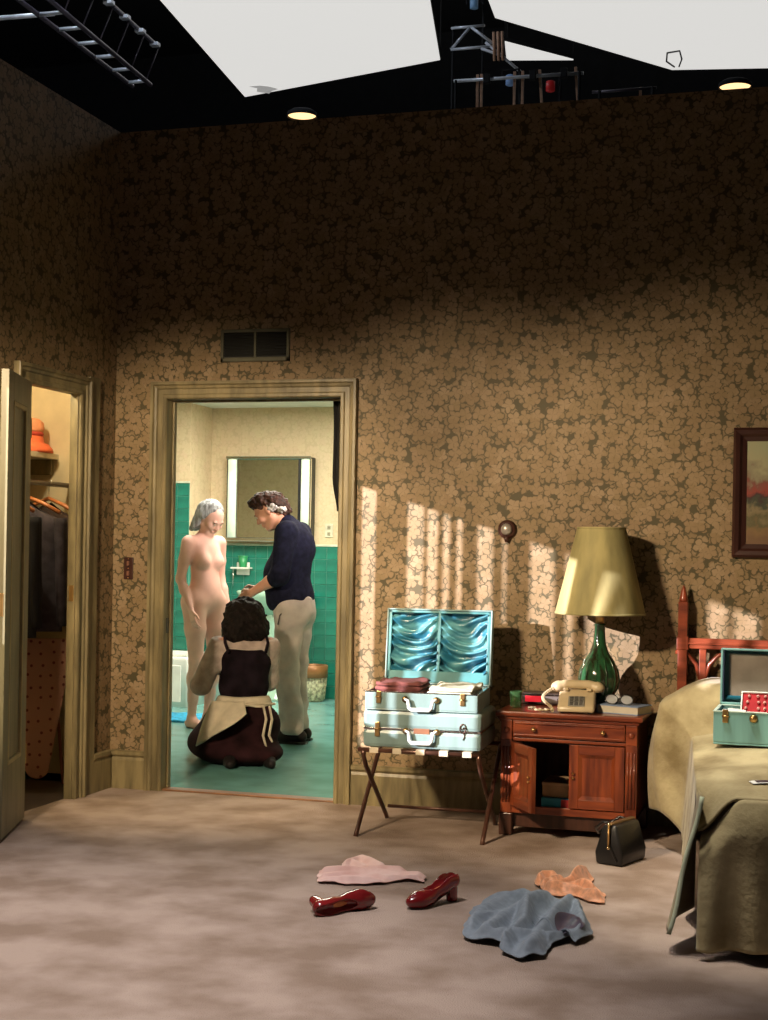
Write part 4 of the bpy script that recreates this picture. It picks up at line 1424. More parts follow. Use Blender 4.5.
def garment(label, hlabel, y, mat_, zb, half, rz, seed, vis=True):
    z0 = 1.60
    hg = thing('clothes_hanger', hlabel, 'hanger', (-.42, y, 1.60), rz)
    MB().tube([(.0, 0, -.075), (0, 0, -.02), (.012, 0, .0), (.018, 0, .014), (.0, 0, .0225), (-.018, 0, .014)], .0022, 6).build('hook', CHROME, hg, 0, True)
    MB().tube([(-half * .95, 0, -.16), (-half * .5, 0, -.115), (0, 0, -.078), (half * .5, 0, -.115), (half * .95, 0, -.16)], .011, 10).build('bar', HANG, hg, 0, True)
    tk = thing('jacket', label, 'jacket', (-.42, y, 1.60), rz)

    def f(u, v):
        a = u * 2 * PI
        sh = [(0, .5 * half, .02), (.05, .98 * half, .045), (.12, 1.04 * half, .06), (.4, .95 * half, .065), (.7, .98 * half, .07), (1, 1.03 * half, .075)]
        for (v0, w0, d0), (v1, w1, d1) in zip(sh, sh[1:]):
            if v <= v1:
                q = (v - v0) / (v1 - v0)
                w, d = w0 + (w1 - w0) * q, d0 + (d1 - d0) * q
                break
        z = -.10 - (v ** 1.0) * (1.60 - .10 - zb)
        drop = .07 * abs(math.cos(a)) * (1 - smst(.0, .3, v))
        r = 1 + .10 * math.sin(5 * a + seed) * smst(.1, .6, v) + .05 * math.sin(11 * a + 4 * v + seed) * smst(.1, .5, v)
        return (w * math.cos(a) * (1 + .02 * math.sin(9 * v)), d * math.sin(a) * r, z - drop)
    MB().grid(f, 48, 34).build('cloth', mat_, tk, 0, True, solid=.004, off=1)
    lp = MB()
    lp.grid(lambda u, v: ((u - .5) * .02 + .015 + .03 * v, -.070 - .004 * v, -.16 - .34 * (1 - v)), 2, 8)
    lp.grid(lambda u, v: ((u - .5) * .02 - .015 - .03 * v, -.070 - .004 * v, -.16 - .34 * (1 - v)), 2, 8)
    lp.build('lapel', mat_, tk, 0, True, solid=.006)
    for s in (-1, 1):
        def g(u, v, s=s):
            a = u * 2 * PI
            q = v
            cx = s * (half * 1.0 + .02 * q)
            r = .05 - .012 * q
            return (cx + r * .6 * math.cos(a), -.012 + r * math.sin(a) * (1 + .08 * math.sin(9 * q + a * 2)), -.19 - .56 * q)
        MB().grid(g, 20, 16).build('sleeve', mat_, tk, 0, True, solid=.003)
    return tk


garment('charcoal jacket hanging on an orange hanger in the closet', 'orange wooden hanger at the front of the closet rod', -.17, CRD, .82, .20, .05, 1)
garment('dark brown coat hanging behind the charcoal jacket', 'orange wooden hanger behind the charcoal jacket', .06, mat('dark_brown_wool', (.04, .022, .016), .9), .84, .19, -.08, 2)
garment('black dress jacket hanging at the near end of the closet rod', 'orange wooden hanger at the near end of the rod', -.42, mat('black_wool', (.012, .011, .013), .9), .80, .19, .1, 3)

# ironing board standing on its nose end
t = thing('ironing_board', 'pink dotted ironing board stood on its rounded end in the closet', 'ironing board', (-.335, -.16, .045), rot=(math.radians(-6), 0, math.radians(30)))


def dotted():
    m = bpy.data.materials.new('pink_cotton_with_red_dots')
    m.use_nodes = True
    nt = m.node_tree
    L = nt.links.new
    b = nt.nodes['Principled BSDF']
    tc = nd(nt, 'ShaderNodeTexCoord')
    sp = nd(nt, 'ShaderNodeSeparateXYZ')
    L(tc.outputs['Object'], sp.inputs[0])
    cb = nd(nt, 'ShaderNodeCombineXYZ')
    L(sp.outputs[0], cb.inputs[0])
    L(sp.outputs[2], cb.inputs[1])
    v = nd(nt, 'ShaderNodeTexVoronoi', voronoi_dimensions='2D')
    v.inputs['Scale'].default_value = 17
    v.inputs['Randomness'].default_value = .35
    L(cb.outputs[0], v.inputs['Vector'])
    rp = nd(nt, 'ShaderNodeValToRGB')
    rp.color_ramp.elements[0].position = .11
    rp.color_ramp.elements[1].position = .15
    rp.color_ramp.elements[0].color = (.24, .06, .06, 1)
    rp.color_ramp.elements[1].color = (.62, .34, .24, 1)
    L(v.outputs['Distance'], rp.inputs[0])
    L(rp.outputs[0], b.inputs['Base Color'])
    b.inputs['Roughness'].default_value = .85
    return m


ol = []
for i in range(13):
    a = PI + PI * i / 12
    ol.append((.062 * math.cos(a), .062 + .062 * math.sin(a)))
ol += [(.105, .30), (.145, .52), (.155, .70), (.14, .735), (-.14, .735), (-.155, .70), (-.145, .52), (-.105, .30)]
MB().prism(ol, lambda x, z: (x, -.012, z), lambda x, z: (x, .012, z)).build('cover', dotted(), t, .006)
MB().tube([(.05, .03, .70), (.10, .05, .35), (.135, .055, -.03)], .009, 8).build('leg', mat('rust_red_tube', (.30, .09, .04), .4), t, 0, True)
MB().tube([(-.05, .03, .70), (-.10, .05, .35), (-.135, .055, -.03)], .009, 8).build('leg', mat('rust_red_tube', (.30, .09, .04), .4), t, 0, True)

# ================================================================== BATHROOM THINGS
t = thing('mirror_cabinet', 'bathroom mirror with lit frosted light strips down both sides', 'mirror', (-.945, BY, 1.345))
mw, mh = .388, .71
box('cabinet', (-mw, -.10, 0), (mw, 0, mh), mat('dark_cabinet_side', (.03, .035, .03), .5), t, .004)
box('mirror', (-mw + .10, -.108, .02), (mw - .10, -.099, mh - .02), mat('silvered_mirror', (.82, .85, .82), .02, 1, var=0), t, .001)
for a, b in (((-mw, -.125, -.012), (mw, -.09, .018)), ((-mw, -.125, mh - .018), (mw, -.09, mh + .008))):
    box('frame_rail', a, b, CHROME, t, .004)
box('frame_stile', (mw - .115, -.118, .02), (mw - .10, -.098, mh - .02), BLACK, t, .002)
box('frame_stile', (mw - .012, -.122, .0), (mw, -.09, mh), CHROME, t, .002)
DIFF = mat('lit_frosted_diffuser', (.7, .8, .66), .4, emit=(.92, 1, .72), estr=.42)
for sx in (-1, 1):
    x = sx * (mw - .053)
    MB().prism([(.040 * math.cos(PI * i / 10), -.100 - .030 * math.sin(PI * i / 10)) for i in range(11)], lambda a, b, x=x: (x + a, b, .02), lambda a, b, x=x: (x + a, b, mh - .02)).build('light_strip', DIFF, t, 0, True)
t = thing('outlet_plate', 'ivory outlet plate on the bathroom wall beside the mirror', 'outlet', (-.425, BY, 1.435))
box('plate', (-.036, -.008, -.058), (.036, 0, .058), mat('ivory_plate', (.6, .57, .42), .4), t, .003)
for z in (-.026, .026):
    box('socket', (-.015, -.011, z - .016), (.015, -.006, z + .016), mat('dark_ivory', (.36, .33, .22), .4), t, .003)
    box('slot', (-.006, -.0116, z - .006), (-.003, -.0105, z + .006), BLACK, t, 0)
    box('slot', (.003, -.0116, z - .006), (.006, -.0105, z + .006), BLACK, t, 0)
t = thing('tumbler_shelf', 'white ceramic tumbler holder on the green tiles', 'shelf', (-1.20, BY - .008, 1.10))
CER = mat('white_glazed_ceramic', (.78, .80, .74), .12, var=.04, coat=.4)
box('back_plate', (-.06, -.012, -.06), (.06, 0, .05), CER, t, .008)
box('ledge', (-.085, -.095, -.008), (.085, 0, .008), CER, t, .005)
MB().tube([(-.075, -.05, -.008), (-.075, -.05, -.16)], .005, 8).build('hook', CHROME, t, 0, True)
t = thing('green_cup', 'green plastic cup standing on the tumbler holder', 'cup', (-1.185, BY - .058, 1.1085))
MB().lathe([(.030, 0), (.032, .004), (.041, .095), (.038, .095), (.028, .006), (.001, .005)], 24).build('cup', mat('green_plastic', (.03, .28, .10), .35, var=.1), t, 0, True)
MB().lathe([(.040, .09), (.043, .092), (.043, .098), (.040, .099)], 24, caps=False).build('cup_rim', mat('light_green_plastic', (.06, .36, .15), .35), t, 0, True)
# tub
t = thing('bathtub', 'white built-in bathtub behind the blue bath mat', 'bathtub', (-1.95, 4.0, 0))
tw, td, th_ = .75, .338, .40
rimo = [(-tw, -td), (tw, -td), (tw, td), (-tw, td)]


def rrect(w, d, r, n=6):
    out = []
    for cx, cy, a0 in ((w - r, d - r, 0), (-w + r, d - r, PI / 2), (-w + r, -d + r, PI), (w - r, -d + r, 3 * PI / 2)):
        out += [(cx + r * math.cos(a0 + PI / 2 * i / n), cy + r * math.sin(a0 + PI / 2 * i / n)) for i in range(n + 1)]
    return out


rings = [(rrect(tw, td, .02), 0), (rrect(tw, td, .02), th_ - .03), (rrect(tw + .0, td + .0, .03), th_ - .008), (rrect(tw - .01, td - .01, .03), th_), (rrect(tw - .07, td - .06, .14), th_), (rrect(tw - .085, td - .075, .14), th_ - .03), (rrect(tw - .14, td - .11, .14), .10), (rrect(tw - .22, td - .18, .12), .07)]
k = len(rings[0][0])
tb = MB()
vs = [(x, y, z) for r, z in rings for x, y in r]
fs = [(i * k + j, i * k + (j + 1) % k, (i + 1) * k + (j + 1) % k, (i + 1) * k + j) for i in range(len(rings) - 1) for j in range(k)] + [tuple(range(k))[::-1], tuple((len(rings) - 1) * k + j for j in range(k))]
tb.add(vs, fs).build('tub', CER, t, 0, True)
box('apron_panel', (-tw + .06, -td - .006, .04), (tw - .06, -td + .004, th_ - .07), CER, t, .004)
# bath mat
mt = MB()
mt.grid(lambda u, v: (-.38 + .76 * u, -.24 + .48 * v, .018 + .003 * math.sin(30 * u) * math.sin(24 * v)), 40, 30)
o = mt.build('bath_mat', mat('turquoise_cotton_mat', (.03, .36, .62), .95, var=.2, scale=40, bump=.5, bscale=120), None, 0, True, solid=.016, off=-1)
o.location = (-.72, 2.98, 0)
o.rotation_euler = (0, 0, .08)
tag(o, 'turquoise bath mat in front of the bathtub', 'bath mat')
# waste basket
t = thing('waste_basket', 'pale woven waste basket with brown rim by the tiled wall', 'waste basket', (-.475, 4.58, 0))
MB().lathe([(.09, 0), (.105, .02), (.118, .26), (.114, .26), (.10, .03), (.002, .02)], 28).build('body', mat('cream_wicker', (.42, .44, .28), .7, scale=40, var=.3, bump=.6, bscale=70), t, 0, True)
MB().lathe([(.120, .20), (.128, .205), (.130, .30), (.122, .305), (.118, .30), (.116, .21)], 28, caps=False).build('rim', mat('copper_brown_rim', (.30, .14, .05), .4, .3), t, 0, True)
for k in range(14):
    a = 2 * PI * k / 14
    MB().tube([(.106 * math.cos(a), .106 * math.sin(a), .02), (.1205 * math.cos(a), .1205 * math.sin(a), .2)], .004, 6).build('stake', mat('cream_wicker', (.42, .44, .28)), t, 0, True)
# wash basin
t = thing('wash_basin', 'pale green pedestal wash basin under the mirror', 'sink', (-.80, BY - .26, .11))
SINK = mat('pale_mint_porcelain', (.40, .62, .48), .12, coat=.4, var=.04)
sk = MB()
rings = [(rrect(.12, .10, .08), .60), (rrect(.22, .18, .10), .68), (rrect(.28, .225, .10), .76), (rrect(.29, .235, .08), .80), (rrect(.28, .225, .08), .81), (rrect(.22, .15, .10), .805), (rrect(.17, .11, .09), .72), (rrect(.05, .04, .03), .68)]
k = len(rings[0][0])
sk.add([(x, y, z) for r, z in rings for x, y in r], [(i * k + j, i * k + (j + 1) % k, (i + 1) * k + (j + 1) % k, (i + 1) * k + j) for i in range(len(rings) - 1) for j in range(k)] + [tuple(range(k))[::-1], tuple((len(rings) - 1) * k + j for j in range(k))])
sk.build('basin', SINK, t, 0, True)
MB().lathe([(.13, -.11), (.12, -.09), (.085, .06), (.075, .3), (.09, .55), (.11, .61)], 24).build('pedestal', SINK, t, 0, True)
MB().tube([(0, .19, .805), (0, .19, .88), (0, .14, .90), (0, .08, .875)], .012, 10).build('faucet', CHROME, t, 0, True)
for sx in (-1, 1):
    MB().lathe([(.018, .806), (.02, .83), (.026, .84), (.026, .856), (.004, .86)], 14, (sx * .1, .19, 0)).build('tap', CHROME, t, 0, True)
# black cloth hanging by the right door jamb and a wire hook
t = thing('hanging_cloth', 'black cloth strip hanging inside the bathroom doorway edge', 'cloth', (1.172, .15, 0))
hb = MB()
hb.grid(lambda u, v: (-.012 + .055 * u + .012 * (1 - v) - .012 * math.sin(6 * v) * .3 + .02 * (1 - smst(.0, .3, v)) * (1 - u), .02 * math.sin(7 * u), 1.47 + .57 * v), 10, 20)
hb.build('cloth', mat('black_velvet', (.006, .006, .006), .95), t, 0, True, solid=.006)
MB().tube([(.03, .0, 2.04), (.03, .0, 1.5)], .004, 8).build('cord', BLACK, t, 0, True)
t = thing('coat_hook', 'small pale wire hook below the black hanging cloth', 'hook', (1.236, .13, 1.41))
MB().tube([(.012, 0, .05), (-.008, 0, .03), (-.012, 0, -.02), (0, 0, -.035), (.012, 0, -.03)], .003, 8).build('wire', mat('pale_wire', (.72, .70, .62), .3, .5), t, 0, True)
box('mount', (.008, -.008, .03), (.014, .008, .07), BRASS, t, .001)

# ================================================================== SOUNDSTAGE OVERHEAD
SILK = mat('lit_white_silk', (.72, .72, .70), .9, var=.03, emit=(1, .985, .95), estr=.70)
EDGE = mat('pale_frame_tube', (.5, .5, .5), .4, .4)


def silk(label, z, pts, dz=.02):
    t = thing('overhead_silk', label, 'light panel', (pts[0][0], pts[0][1], z), 0, 'white silks hung over the set')
    ox, oy = pts[0]
    P = [(x - ox, y - oy) for x, y in pts]
    MB().prism(P, lambda x, y: (x, y, 0), lambda x, y: (x, y, dz)).build('sheet', SILK, t)
    for a, b in zip(P, P[1:] + P[:1]):
        MB().tube([(a[0], a[1], dz + .012), (b[0], b[1], dz + .012)], .02, 8).build('frame_tube', DARKW, t, 0, True)
    for q in P:
        MB().tube([(q[0], q[1], dz), (q[0], q[1], 7.9 - z)], .008, 6).build('drop_line', DARKW, t)
    return t


s1 = silk('white overhead silk with a grey patch near its corner', 6.438, [(-2.791, 8.514), (-0.312, 7.823), (0.325, 4.554), (-2.363, 4.586)])
MB().prism([(0.208, -0.16), (0.32, -0.064), (0.384, -0.144), (0.48, -0.192), (0.4, -0.304), (0.32, -0.352), (0.192, -0.352), (0.256, -0.272)], lambda x, y: (x, y, -.004), lambda x, y: (x, y, -.001)).build('patch', mat('backlit_grey_tape', (.45, .45, .43), .8, emit=(1, .98, .95), estr=.30), s1)  # backlight coming through the tape is put in as a weak glow
s2 = silk('large white overhead silk with a clamp hanging above the bed', 6.438, [(0.541, 6.234), (0.501, 6.786), (2.008, 8.7), (3.157, 8.906), (4.757, 8.954), (4.757, 4.714), (0.629, 4.714)])
cl_ = MB()
cl_.tube([(1.504, 2.336, -0.012), (1.44, 2.144, -0.012), (1.472, 1.888, -0.012), (1.6, 1.856, -0.012), (1.6, 2.112, -0.012), (1.552, 2.336, -0.012)], .009, 6)
cl_.build('clamp', mat('dark_clamp', (.08, .08, .08), .5), s2, 0, True)
s3 = silk('small triangular white silk hanging behind the large ones', 6.63, [(0.341, 7.994), (0.949, 8.714), (0.245, 8.554)])

for x, y, z, lab in ((-.18, 3.27, 4.5, 'round warm stage lamp shining down below the patched silk'), (2.966, 3.316, 4.5, 'round warm stage lamp shining down below the clamped silk')):
    t = thing('stage_lamp', lab, 'stage lamp', (x, y, z), 0, 'round lamps hung over the set')
    MB().lathe([(.110, .0), (.113, .0), (.112, .03), (.08, .05), (.01, .055)], 28, caps=False).build('housing', DARKW, t, 0, True, solid=.003)
    MB().lathe([(.001, .012), (.104, .012), (.104, .018), (.001, .018)], 28, caps=False).build('lens', mat('glowing_warm_lens', (.9, .8, .6), .4, emit=(1, .62, .28), estr=1.9), t, 0, True)
    zb = (2.535 if x < 1.7 else -.12) - z
    MB().tube([(0, .05, .05), (0, .17, .05), (0, .17, zb)], .010, 8).build('stand_pole', DARKW, t)
    MB().lathe([(.16, zb), (.15, zb + .02), (.02, zb + .03)], 20, (0, .17, 0)).build('stand_base', DARKW, t)

# trusses, pipes and sticks of the lighting grid
TR = mat('blue_grey_truss', (.30, .33, .42), .35, .4)
RU = mat('bright_truss_rung', (.80, .84, .92), .3, .2)
t = thing('lighting_truss', 'ladder-like steel lighting truss above the left of the set', 'truss', (-1.68, 0, 5.0))
MB().tube([(-.04, 1.2, 0), (-.14, 3.75, 0)], .018, 10).build('rail', mat('dim_truss_rail', (.10, .085, .11), .4, .4), t, 0, True)
MB().tube([(.19, 1.2, 0), (.02, 3.75, 0)], .018, 10).build('rail', mat('dim_truss_rail', (.10, .085, .11), .4, .4), t, 0, True)
MB().tube([(.24, 1.2, .30), (.08, 3.75, .30)], .018, 10).build('rail', mat('dim_truss_rail', (.10, .085, .11), .4, .4), t, 0, True)
for k in range(8):
    y = 1.55 + k * .30
    q = (y - 1.2) / 2.55
    a, b = -.04 - .10 * q, .19 - .17 * q
    MB().tube([(a, y, 0), (b, y, 0)], .015, 8).build('rung', RU, t, 0, True)
    MB().tube([(b, y, 0), (.24 - .16 * q, y + .1, .30)], .006, 8).build('web', mat('dim_truss_rail', (.10, .085, .11)), t, 0, True)
    box('clamp', (.22 - .16 * q, y - .03, .27), (.29 - .16 * q, y + .03, .30), RU, t, .004)
t = thing('stage_pipe', 'horizontal blue-white pipe crossing the lighting truss', 'pipe', (-2.3, 2.25, 5.046))
MB().tube([(-.5, -.02, 0), (.60, .02, 0)], .018, 8).build('pipe', RU, t, 0, True)
t = thing('stage_pipe', 'pale horizontal pipe holding the hanging sticks', 'pipe', (1.672, 2.2, 4.317))
MB().tube([(-.42, .0, .006), (.42, .0, -.006)], .011, 8).build('pipe', RU, t, 0, True)
for x, zb in ((-.4, 2.53), (.4, -.12)):
    MB().tube([(x, -.03, 0), (x, -.03, zb - 4.317)], .010, 6).build('stand_pole', DARKW, t)
for x in (-.2, .1, .3):
    box('clamp', (x - .02, -.03, -.03), (x + .02, .010, .03), DARKW, t, .003)
STK = mat('raw_pine_stick', (.62, .36, .22), .6, scale=20)
for k, (x, dx, lab) in enumerate(((1.404, .0, 0), (1.431, .0, 0), (1.647, 0, 0), (1.70, 0, 0), (1.809, .08, 0), (2.04, .08, 0), (2.45, .0, 0))):
    z1 = 4.36 if k < 6 else 4.20
    o = MB().box((-.008, -.008, -.85), (.008, .008, 0)).build('pine_stick', STK, None, .001)
    o.location = (x, 2.2205, z1)
    o.rotation_euler = (0, -dx, 0)
    tag(o, 'thin pine stick hanging from the pale overhead pipe', 'stick', 'pine sticks over the set')
t = thing('stage_pipe', 'dim dark pipe beside the hanging pine sticks', 'pipe', (2.45, 2.2, 4.185))
MB().tube([(-.30, 0, 0), (.10, 0, 0)], .009, 8).build('pipe', mat('dim_truss_rail', (.10, .085, .11)), t, 0, True)
for x in (-.25, .08):
    MB().tube([(x, -.02, 0), (x, -.02, -.12 - 4.185)], .010, 6).build('stand_pole', DARKW, t)
t = thing('truss_fragment', 'short bright bit of zigzag truss between the white silks', 'truss', (1.225, 3.0, 4.865))
for a, b in (((-.20, 0, .10), (.04, 0, .10)), ((-.20, 0, -.05), (.10, 0, -.05)), ((-.20, 0, -.05), (-.06, 0, .10)), ((-.06, 0, .10), (.10, 0, -.03)), ((.05, 0, -.02), (.32, .0, -.26)), ((.02, 0, -.06), (.16, 0, -.12))):
    MB().tube([a, b], .010, 8).build('bar', RU, t, 0, True)
MB().tube([(-.19, .02, .10), (-.19, .02, 2.53 - 4.865)], .010, 6).build('stand_pole', DARKW, t)
for dx in (.12, .15, .18):
    MB().tube([(dx, -.02, -.16), (dx - .01, -.02, 0.04)], .010, 8).build('cable_end', STK, t, 0, True)
for x, y, z, c, lab in ((1.56, 2.5, 4.40, (.25, .42, .75), 'small blue stage light behind the pine sticks'), (1.83, 2.5, 4.34, (.62, .03, .03), 'small red stage light behind the pine sticks'), (1.14, 3.2, 5.20, (.22, .4, .62), 'blue stage light high between the two white silks')):
    t = thing('stage_light', lab, 'stage lamp', (x, y, z), 0)
    MB().lathe([(.02, -.035), (.03, -.03), (.03, .03), (.02, .035)], 14).build('can', mat('can_%d' % int(c[0] * 100), c, .4, emit=c, estr=.06), t, 0, True)
    MB().tube([(-.055, 0, 0), (-.055, 0, .07), (.055, 0, .07), (.055, 0, 0)], .006, 6).build('yoke', DARKW, t)
    MB().tube([(.055, 0, .07), (.055, .06, .07), (.055, .06, (2.53 if x < 1.7 else -.12) - z)], .008, 6).build('stand_pole', DARKW, t)

# ================================================================== PEOPLE
def vadd(a, b, s=1.0):
    return tuple(a[i] + b[i] * s for i in range(3))


def vlerp(a, b, t_):
    return tuple(a[i] + (b[i] - a[i]) * t_ for i in range(3))


def hand_prims(wrist, dirv, palm_n, thumb_side, s=1.0, curl=.35):
    """palm, four fingers of different length with a knuckle bend and a thumb from the side of the palm"""
    d = Vector(dirv).normalized()
    n = Vector(palm_n)
    n = (n - d * n.dot(d)).normalized()
    sd = d.cross(n) * thumb_side
    w = Vector(wrist)
    P = []
    for k in range(4):
        off = sd * (.030 - .020 * k) * s
        base = w + d * .082 * s + off
        P.append(('c', tuple(w + d * .015 * s + off * .6), tuple(base), .012 * s, .0105 * s, .008))
        ln = (.040, .045, .042, .033)[k] * s
        d1_ = (d + n * curl).normalized()
        k1 = base + d1_ * ln
        d2_ = (d + n * curl * 2.6).normalized()
        k2 = k1 + d2_ * ln * .85
        P.append(('c', tuple(base), tuple(k1), .0092 * s, .0085 * s, .004))
        P.append(('c', tuple(k1), tuple(k2), .0085 * s, .0068 * s, .004))
    tb = w + d * .028 * s + sd * .028 * s
    t1_ = tb + (d * .75 + sd * .65 + n * .15).normalized() * .042 * s
    t2__ = t1_ + (d * 1.0 + sd * .15 + n * .35).normalized() * .032 * s
    P.append(('c', tuple(w + d * .012 * s + sd * .012 * s), tuple(tb), .014 * s, .0125 * s, .008))
    P.append(('c', tuple(tb), tuple(t1_), .0115 * s, .0100 * s, .005))
    P.append(('c', tuple(t1_), tuple(t2__), .0100 * s, .0080 * s, .004))
    return P


def head_prims(c, pitch, s=1.0, yaw=0, male=False):
    """head around centre c, looking along +x, pitched forward (radians), with nose, brow, lips, chin and ears"""
    M_ = Matrix.Rotation(yaw, 3, 'Z') @ Matrix.Rotation(pitch, 3, 'Y')
    R = M_.to_euler()

    def q(x, y, z):
        v = M_ @ Vector((x * s, y * s, z * s))
        return (c[0] + v.x, c[1] + v.y, c[2] + v.z)
    e = (R.x, R.y, R.z)
    P = [('e', q(-.008, 0, .028), (.094 * s, .073 * s, .084 * s), .02, e),
         ('e', q(.022, 0, -.030), (.064 * s, .058 * s, .078 * s), .03, e),
         ('c', q(.055, 0, -.088), q(.062, 0, -.092), .022 * s, .018 * s, .03),           # chin
         ('c', q(-.005, .05, -.055), q(.045, .024, -.088), .018 * s, .016 * s, .03), ('c', q(-.005, -.05, -.055), q(.045, -.024, -.088), .018 * s, .016 * s, .03),   # jaw
         ('c', q(.084, 0, .014), q(.103, 0, -.022), .009 * s, .0125 * s, .010),            # nose
         ('c', q(.093, .011, -.026), q(.093, -.011, -.026), .0085 * s, .0085 * s, .008),
         ('c', q(.080, .034, .022), q(.083, -.034, .022), .010 * s, .010 * s, .016),      # brow
         ('se', q(.092, .030, .006), (.012 * s, .014 * s, .009 * s), .01), ('se', q(.092, -.030, .006), (.012 * s, .014 * s, .009 * s), .01),
         ('c', q(.080, .020, -.050), q(.080, -.020, -.050), .0085 * s, .0085 * s, .008), ('c', q(.081, .016, -.062), q(.081, -.016, -.062), .0085 * s, .0085 * s, .008),
         ('e', q(.060, .045, -.022), (.024 * s, .018 * s, .024 * s), .02, e), ('e', q(.060, -.045, -.022), (.024 * s, .018 * s, .024 * s), .02, e)]
    for sy in (-1, 1):
        P.append(('e', q(-.012, sy * .074, -.004), (.018 * s, .010 * s, .031 * s), .008, e))
    return P, q


def face_parts(t, q, skin_lip, s=1.0):
    for sy in (-1, 1):
        ey = MB()
        ey.lathe([(.0005, -.0075 * s), (.006 * s, -.005 * s), (.0085 * s, 0), (.006 * s, .005 * s), (.0005, .0075 * s)], 12, q(.0835, sy * .030, .006))
        ey.build('eye', mat('eye_white', (.6, .52, .46), .3), t, 0, True)
        MB().lathe([(.0005, -.003 * s), (.0035 * s, 0), (.0005, .003 * s)], 10, q(.090, sy * .030, .005)).build('iris', EYE, t, 0, True)
        MB().tube([q(.091, sy * .014, .021), q(.092, sy * .030, .027), q(.083, sy * .046, .020)], .0028 * s, 6).build('eyebrow', mat('brow_hair', (.10, .07, .05), .8), t, 0, True)
    MB().tube([q(.084, .021, -.0555), q(.0905, .008, -.054), q(.0905, -.008, -.054), q(.084, -.021, -.0555)], .0035 * s, 8).build('mouth', skin_lip, t, 0, True)


def limbs(J, R, k=.03):
    P = []
    for a, b, ra, rb in R:
        P.append(('c', J[a], J[b], ra, rb, k))
    return P


# ---------------------------------------------------------------- standing woman
wx, wy = -.60, 2.58
t = thing('person', 'unclothed grey-haired person standing with head bowed on the bathroom floor', 'person', (wx, wy, 0.0), math.atan2(-.42, .90))
J = dict(pel=(0, 0, .92), wai=(.005, 0, 1.04), che=(.0, 0, 1.19), nek=(-.015, 0, 1.345), hed=(.062, 0, 1.478),
         shl=(-.012, .150, 1.305), shr=(-.012, -.150, 1.305), ell=(-.045, .188, 1.05), elr=(-.040, -.188, 1.05), wrl=(.035, .200, .835), wrr=(.075, -.185, .835),
         hil=(0, .088, .875), hir=(0, -.088, .875), knl=(.035, .085, .475), knr=(.020, -.085, .475), anl=(-.035, .078, .075), anr=(-.015, -.085, .075))
HP, Q = head_prims(J['hed'], .66, .97)
body = [('c', J['nek'], vadd(J['hed'], (-.022, 0, -.035)), .047, .046, .02), ('c', (-.01, 0, 1.33), (-.005, 0, 1.28), .06, .07, .03),
        ('e', (-.005, 0, 1.215), (.088, .128, .135), .04), ('e', (.002, 0, 1.07), (.078, .112, .12), .05), ('e', (.0, 0, .93), (.096, .150, .115), .05),
        ('c', (-.012, -.12, 1.31), (-.012, .12, 1.31), .046, .046, .04), ('e', (.035, 0, 1.00), (.055, .09, .10), .05)]
for sy in (-1, 1):
    sfx = 'l' if sy > 0 else 'r'
    h, kn, an = J['hi' + sfx], J['kn' + sfx], J['an' + sfx]
    body += [('c', (h[0], h[1] * 1.02, h[2]), vlerp(h, kn, .45), .092, .072, .04), ('c', vlerp(h, kn, .45), kn, .072, .050, .03), ('e', (-.055, sy * .068, .885), (.068, .075, .085), .04),
             ('c', kn, vlerp(kn, an, .35), .048, .050, .02), ('c', vadd(vlerp(kn, an, .30), (-.018, 0, 0)), vlerp(kn, an, .7), .042, .034, .03), ('c', vlerp(kn, an, .6), an, .036, .030, .02),
             ('c', (an[0] - .03, an[1], .028), (an[0] + .07, an[1] + sy * .012, .028), .030, .030, .02), ('c', (an[0], an[1], .06), (an[0] + .08, an[1] + sy * .01, .032), .032, .024, .02), ('c', (an[0] + .07, an[1] + sy * .012, .020), (an[0] + .155, an[1] + sy * .02, .016), .030, .016, .02)]
    for k_ in range(5):
        body.append(('c', (an[0] + .14, an[1] + sy * .014 + (k_ - 2) * .014, .014), (an[0] + .172 - .006 * abs(k_ - (1 if sy > 0 else 3)), an[1] + sy * .02 + (k_ - 2) * .0155, .010), .010, .0085, .004))
    body += [('e', (.054, sy * .064, 1.175), (.046, .048, .052), .03), ('c', (.030, sy * .060, 1.25), (.064, sy * .066, 1.17), .032, .038, .03)]
    s_, e_, w_ = J['sh' + sfx], J['el' + sfx], J['wr' + sfx]
    body += [('c', s_, vlerp(s_, e_, .5), .047, .040, .03), ('c', vlerp(s_, e_, .5), e_, .040, .033, .02), ('c', e_, vlerp(e_, w_, .35), .034, .033, .02), ('c', vlerp(e_, w_, .35), w_, .033, .021, .02)]
    dv = tuple(w_[i] - e_[i] for i in range(3))
    body += hand_prims(w_, (dv[0] * .6, dv[1], dv[2]), (0.25, -sy, 0), 1 if sy < 0 else -1, .92, .3)
body.append(('cut', (0, 0, .0), (0, 0, -1)))
sdf_obj('body', body + HP, SKIN, t, .0062)
face_parts(t, Q, mat('pale_lip_tone', (.55, .27, .22), .5), .97)
HGREY = mat('silver_grey_hair', (.40, .42, .44), .45, var=.3, scale=60, stretch=(1, 1, .15), bump=.5, bscale=160, col2=(.16, .165, .17))
hair = [('e', Q(-.042, 0, .042), (.090, .082, .082), .02), ('e', Q(-.075, 0, -.01), (.050, .078, .085), .03), ('c', Q(-.085, 0, -.05), Q(-.10, 0, -.135), .060, .045, .03)]
for sy in (-1, 1):
    hair += [('c', Q(-.035, sy * .066, .03), Q(-.045, sy * .076, -.09), .032, .028, .03), ('c', Q(-.045, sy * .072, -.07), Q(-.07, sy * .062, -.145), .030, .022, .02), ('c', Q(.020, sy * .035, .090), Q(-.012, sy * .078, .01), .012, .018, .02)]
sdf_obj('hair', hair, HGREY, t, .0055, lambda P: .005 * sines(P * np.array([1.6, 1.6, .3]), 150, 3, 8), 1)

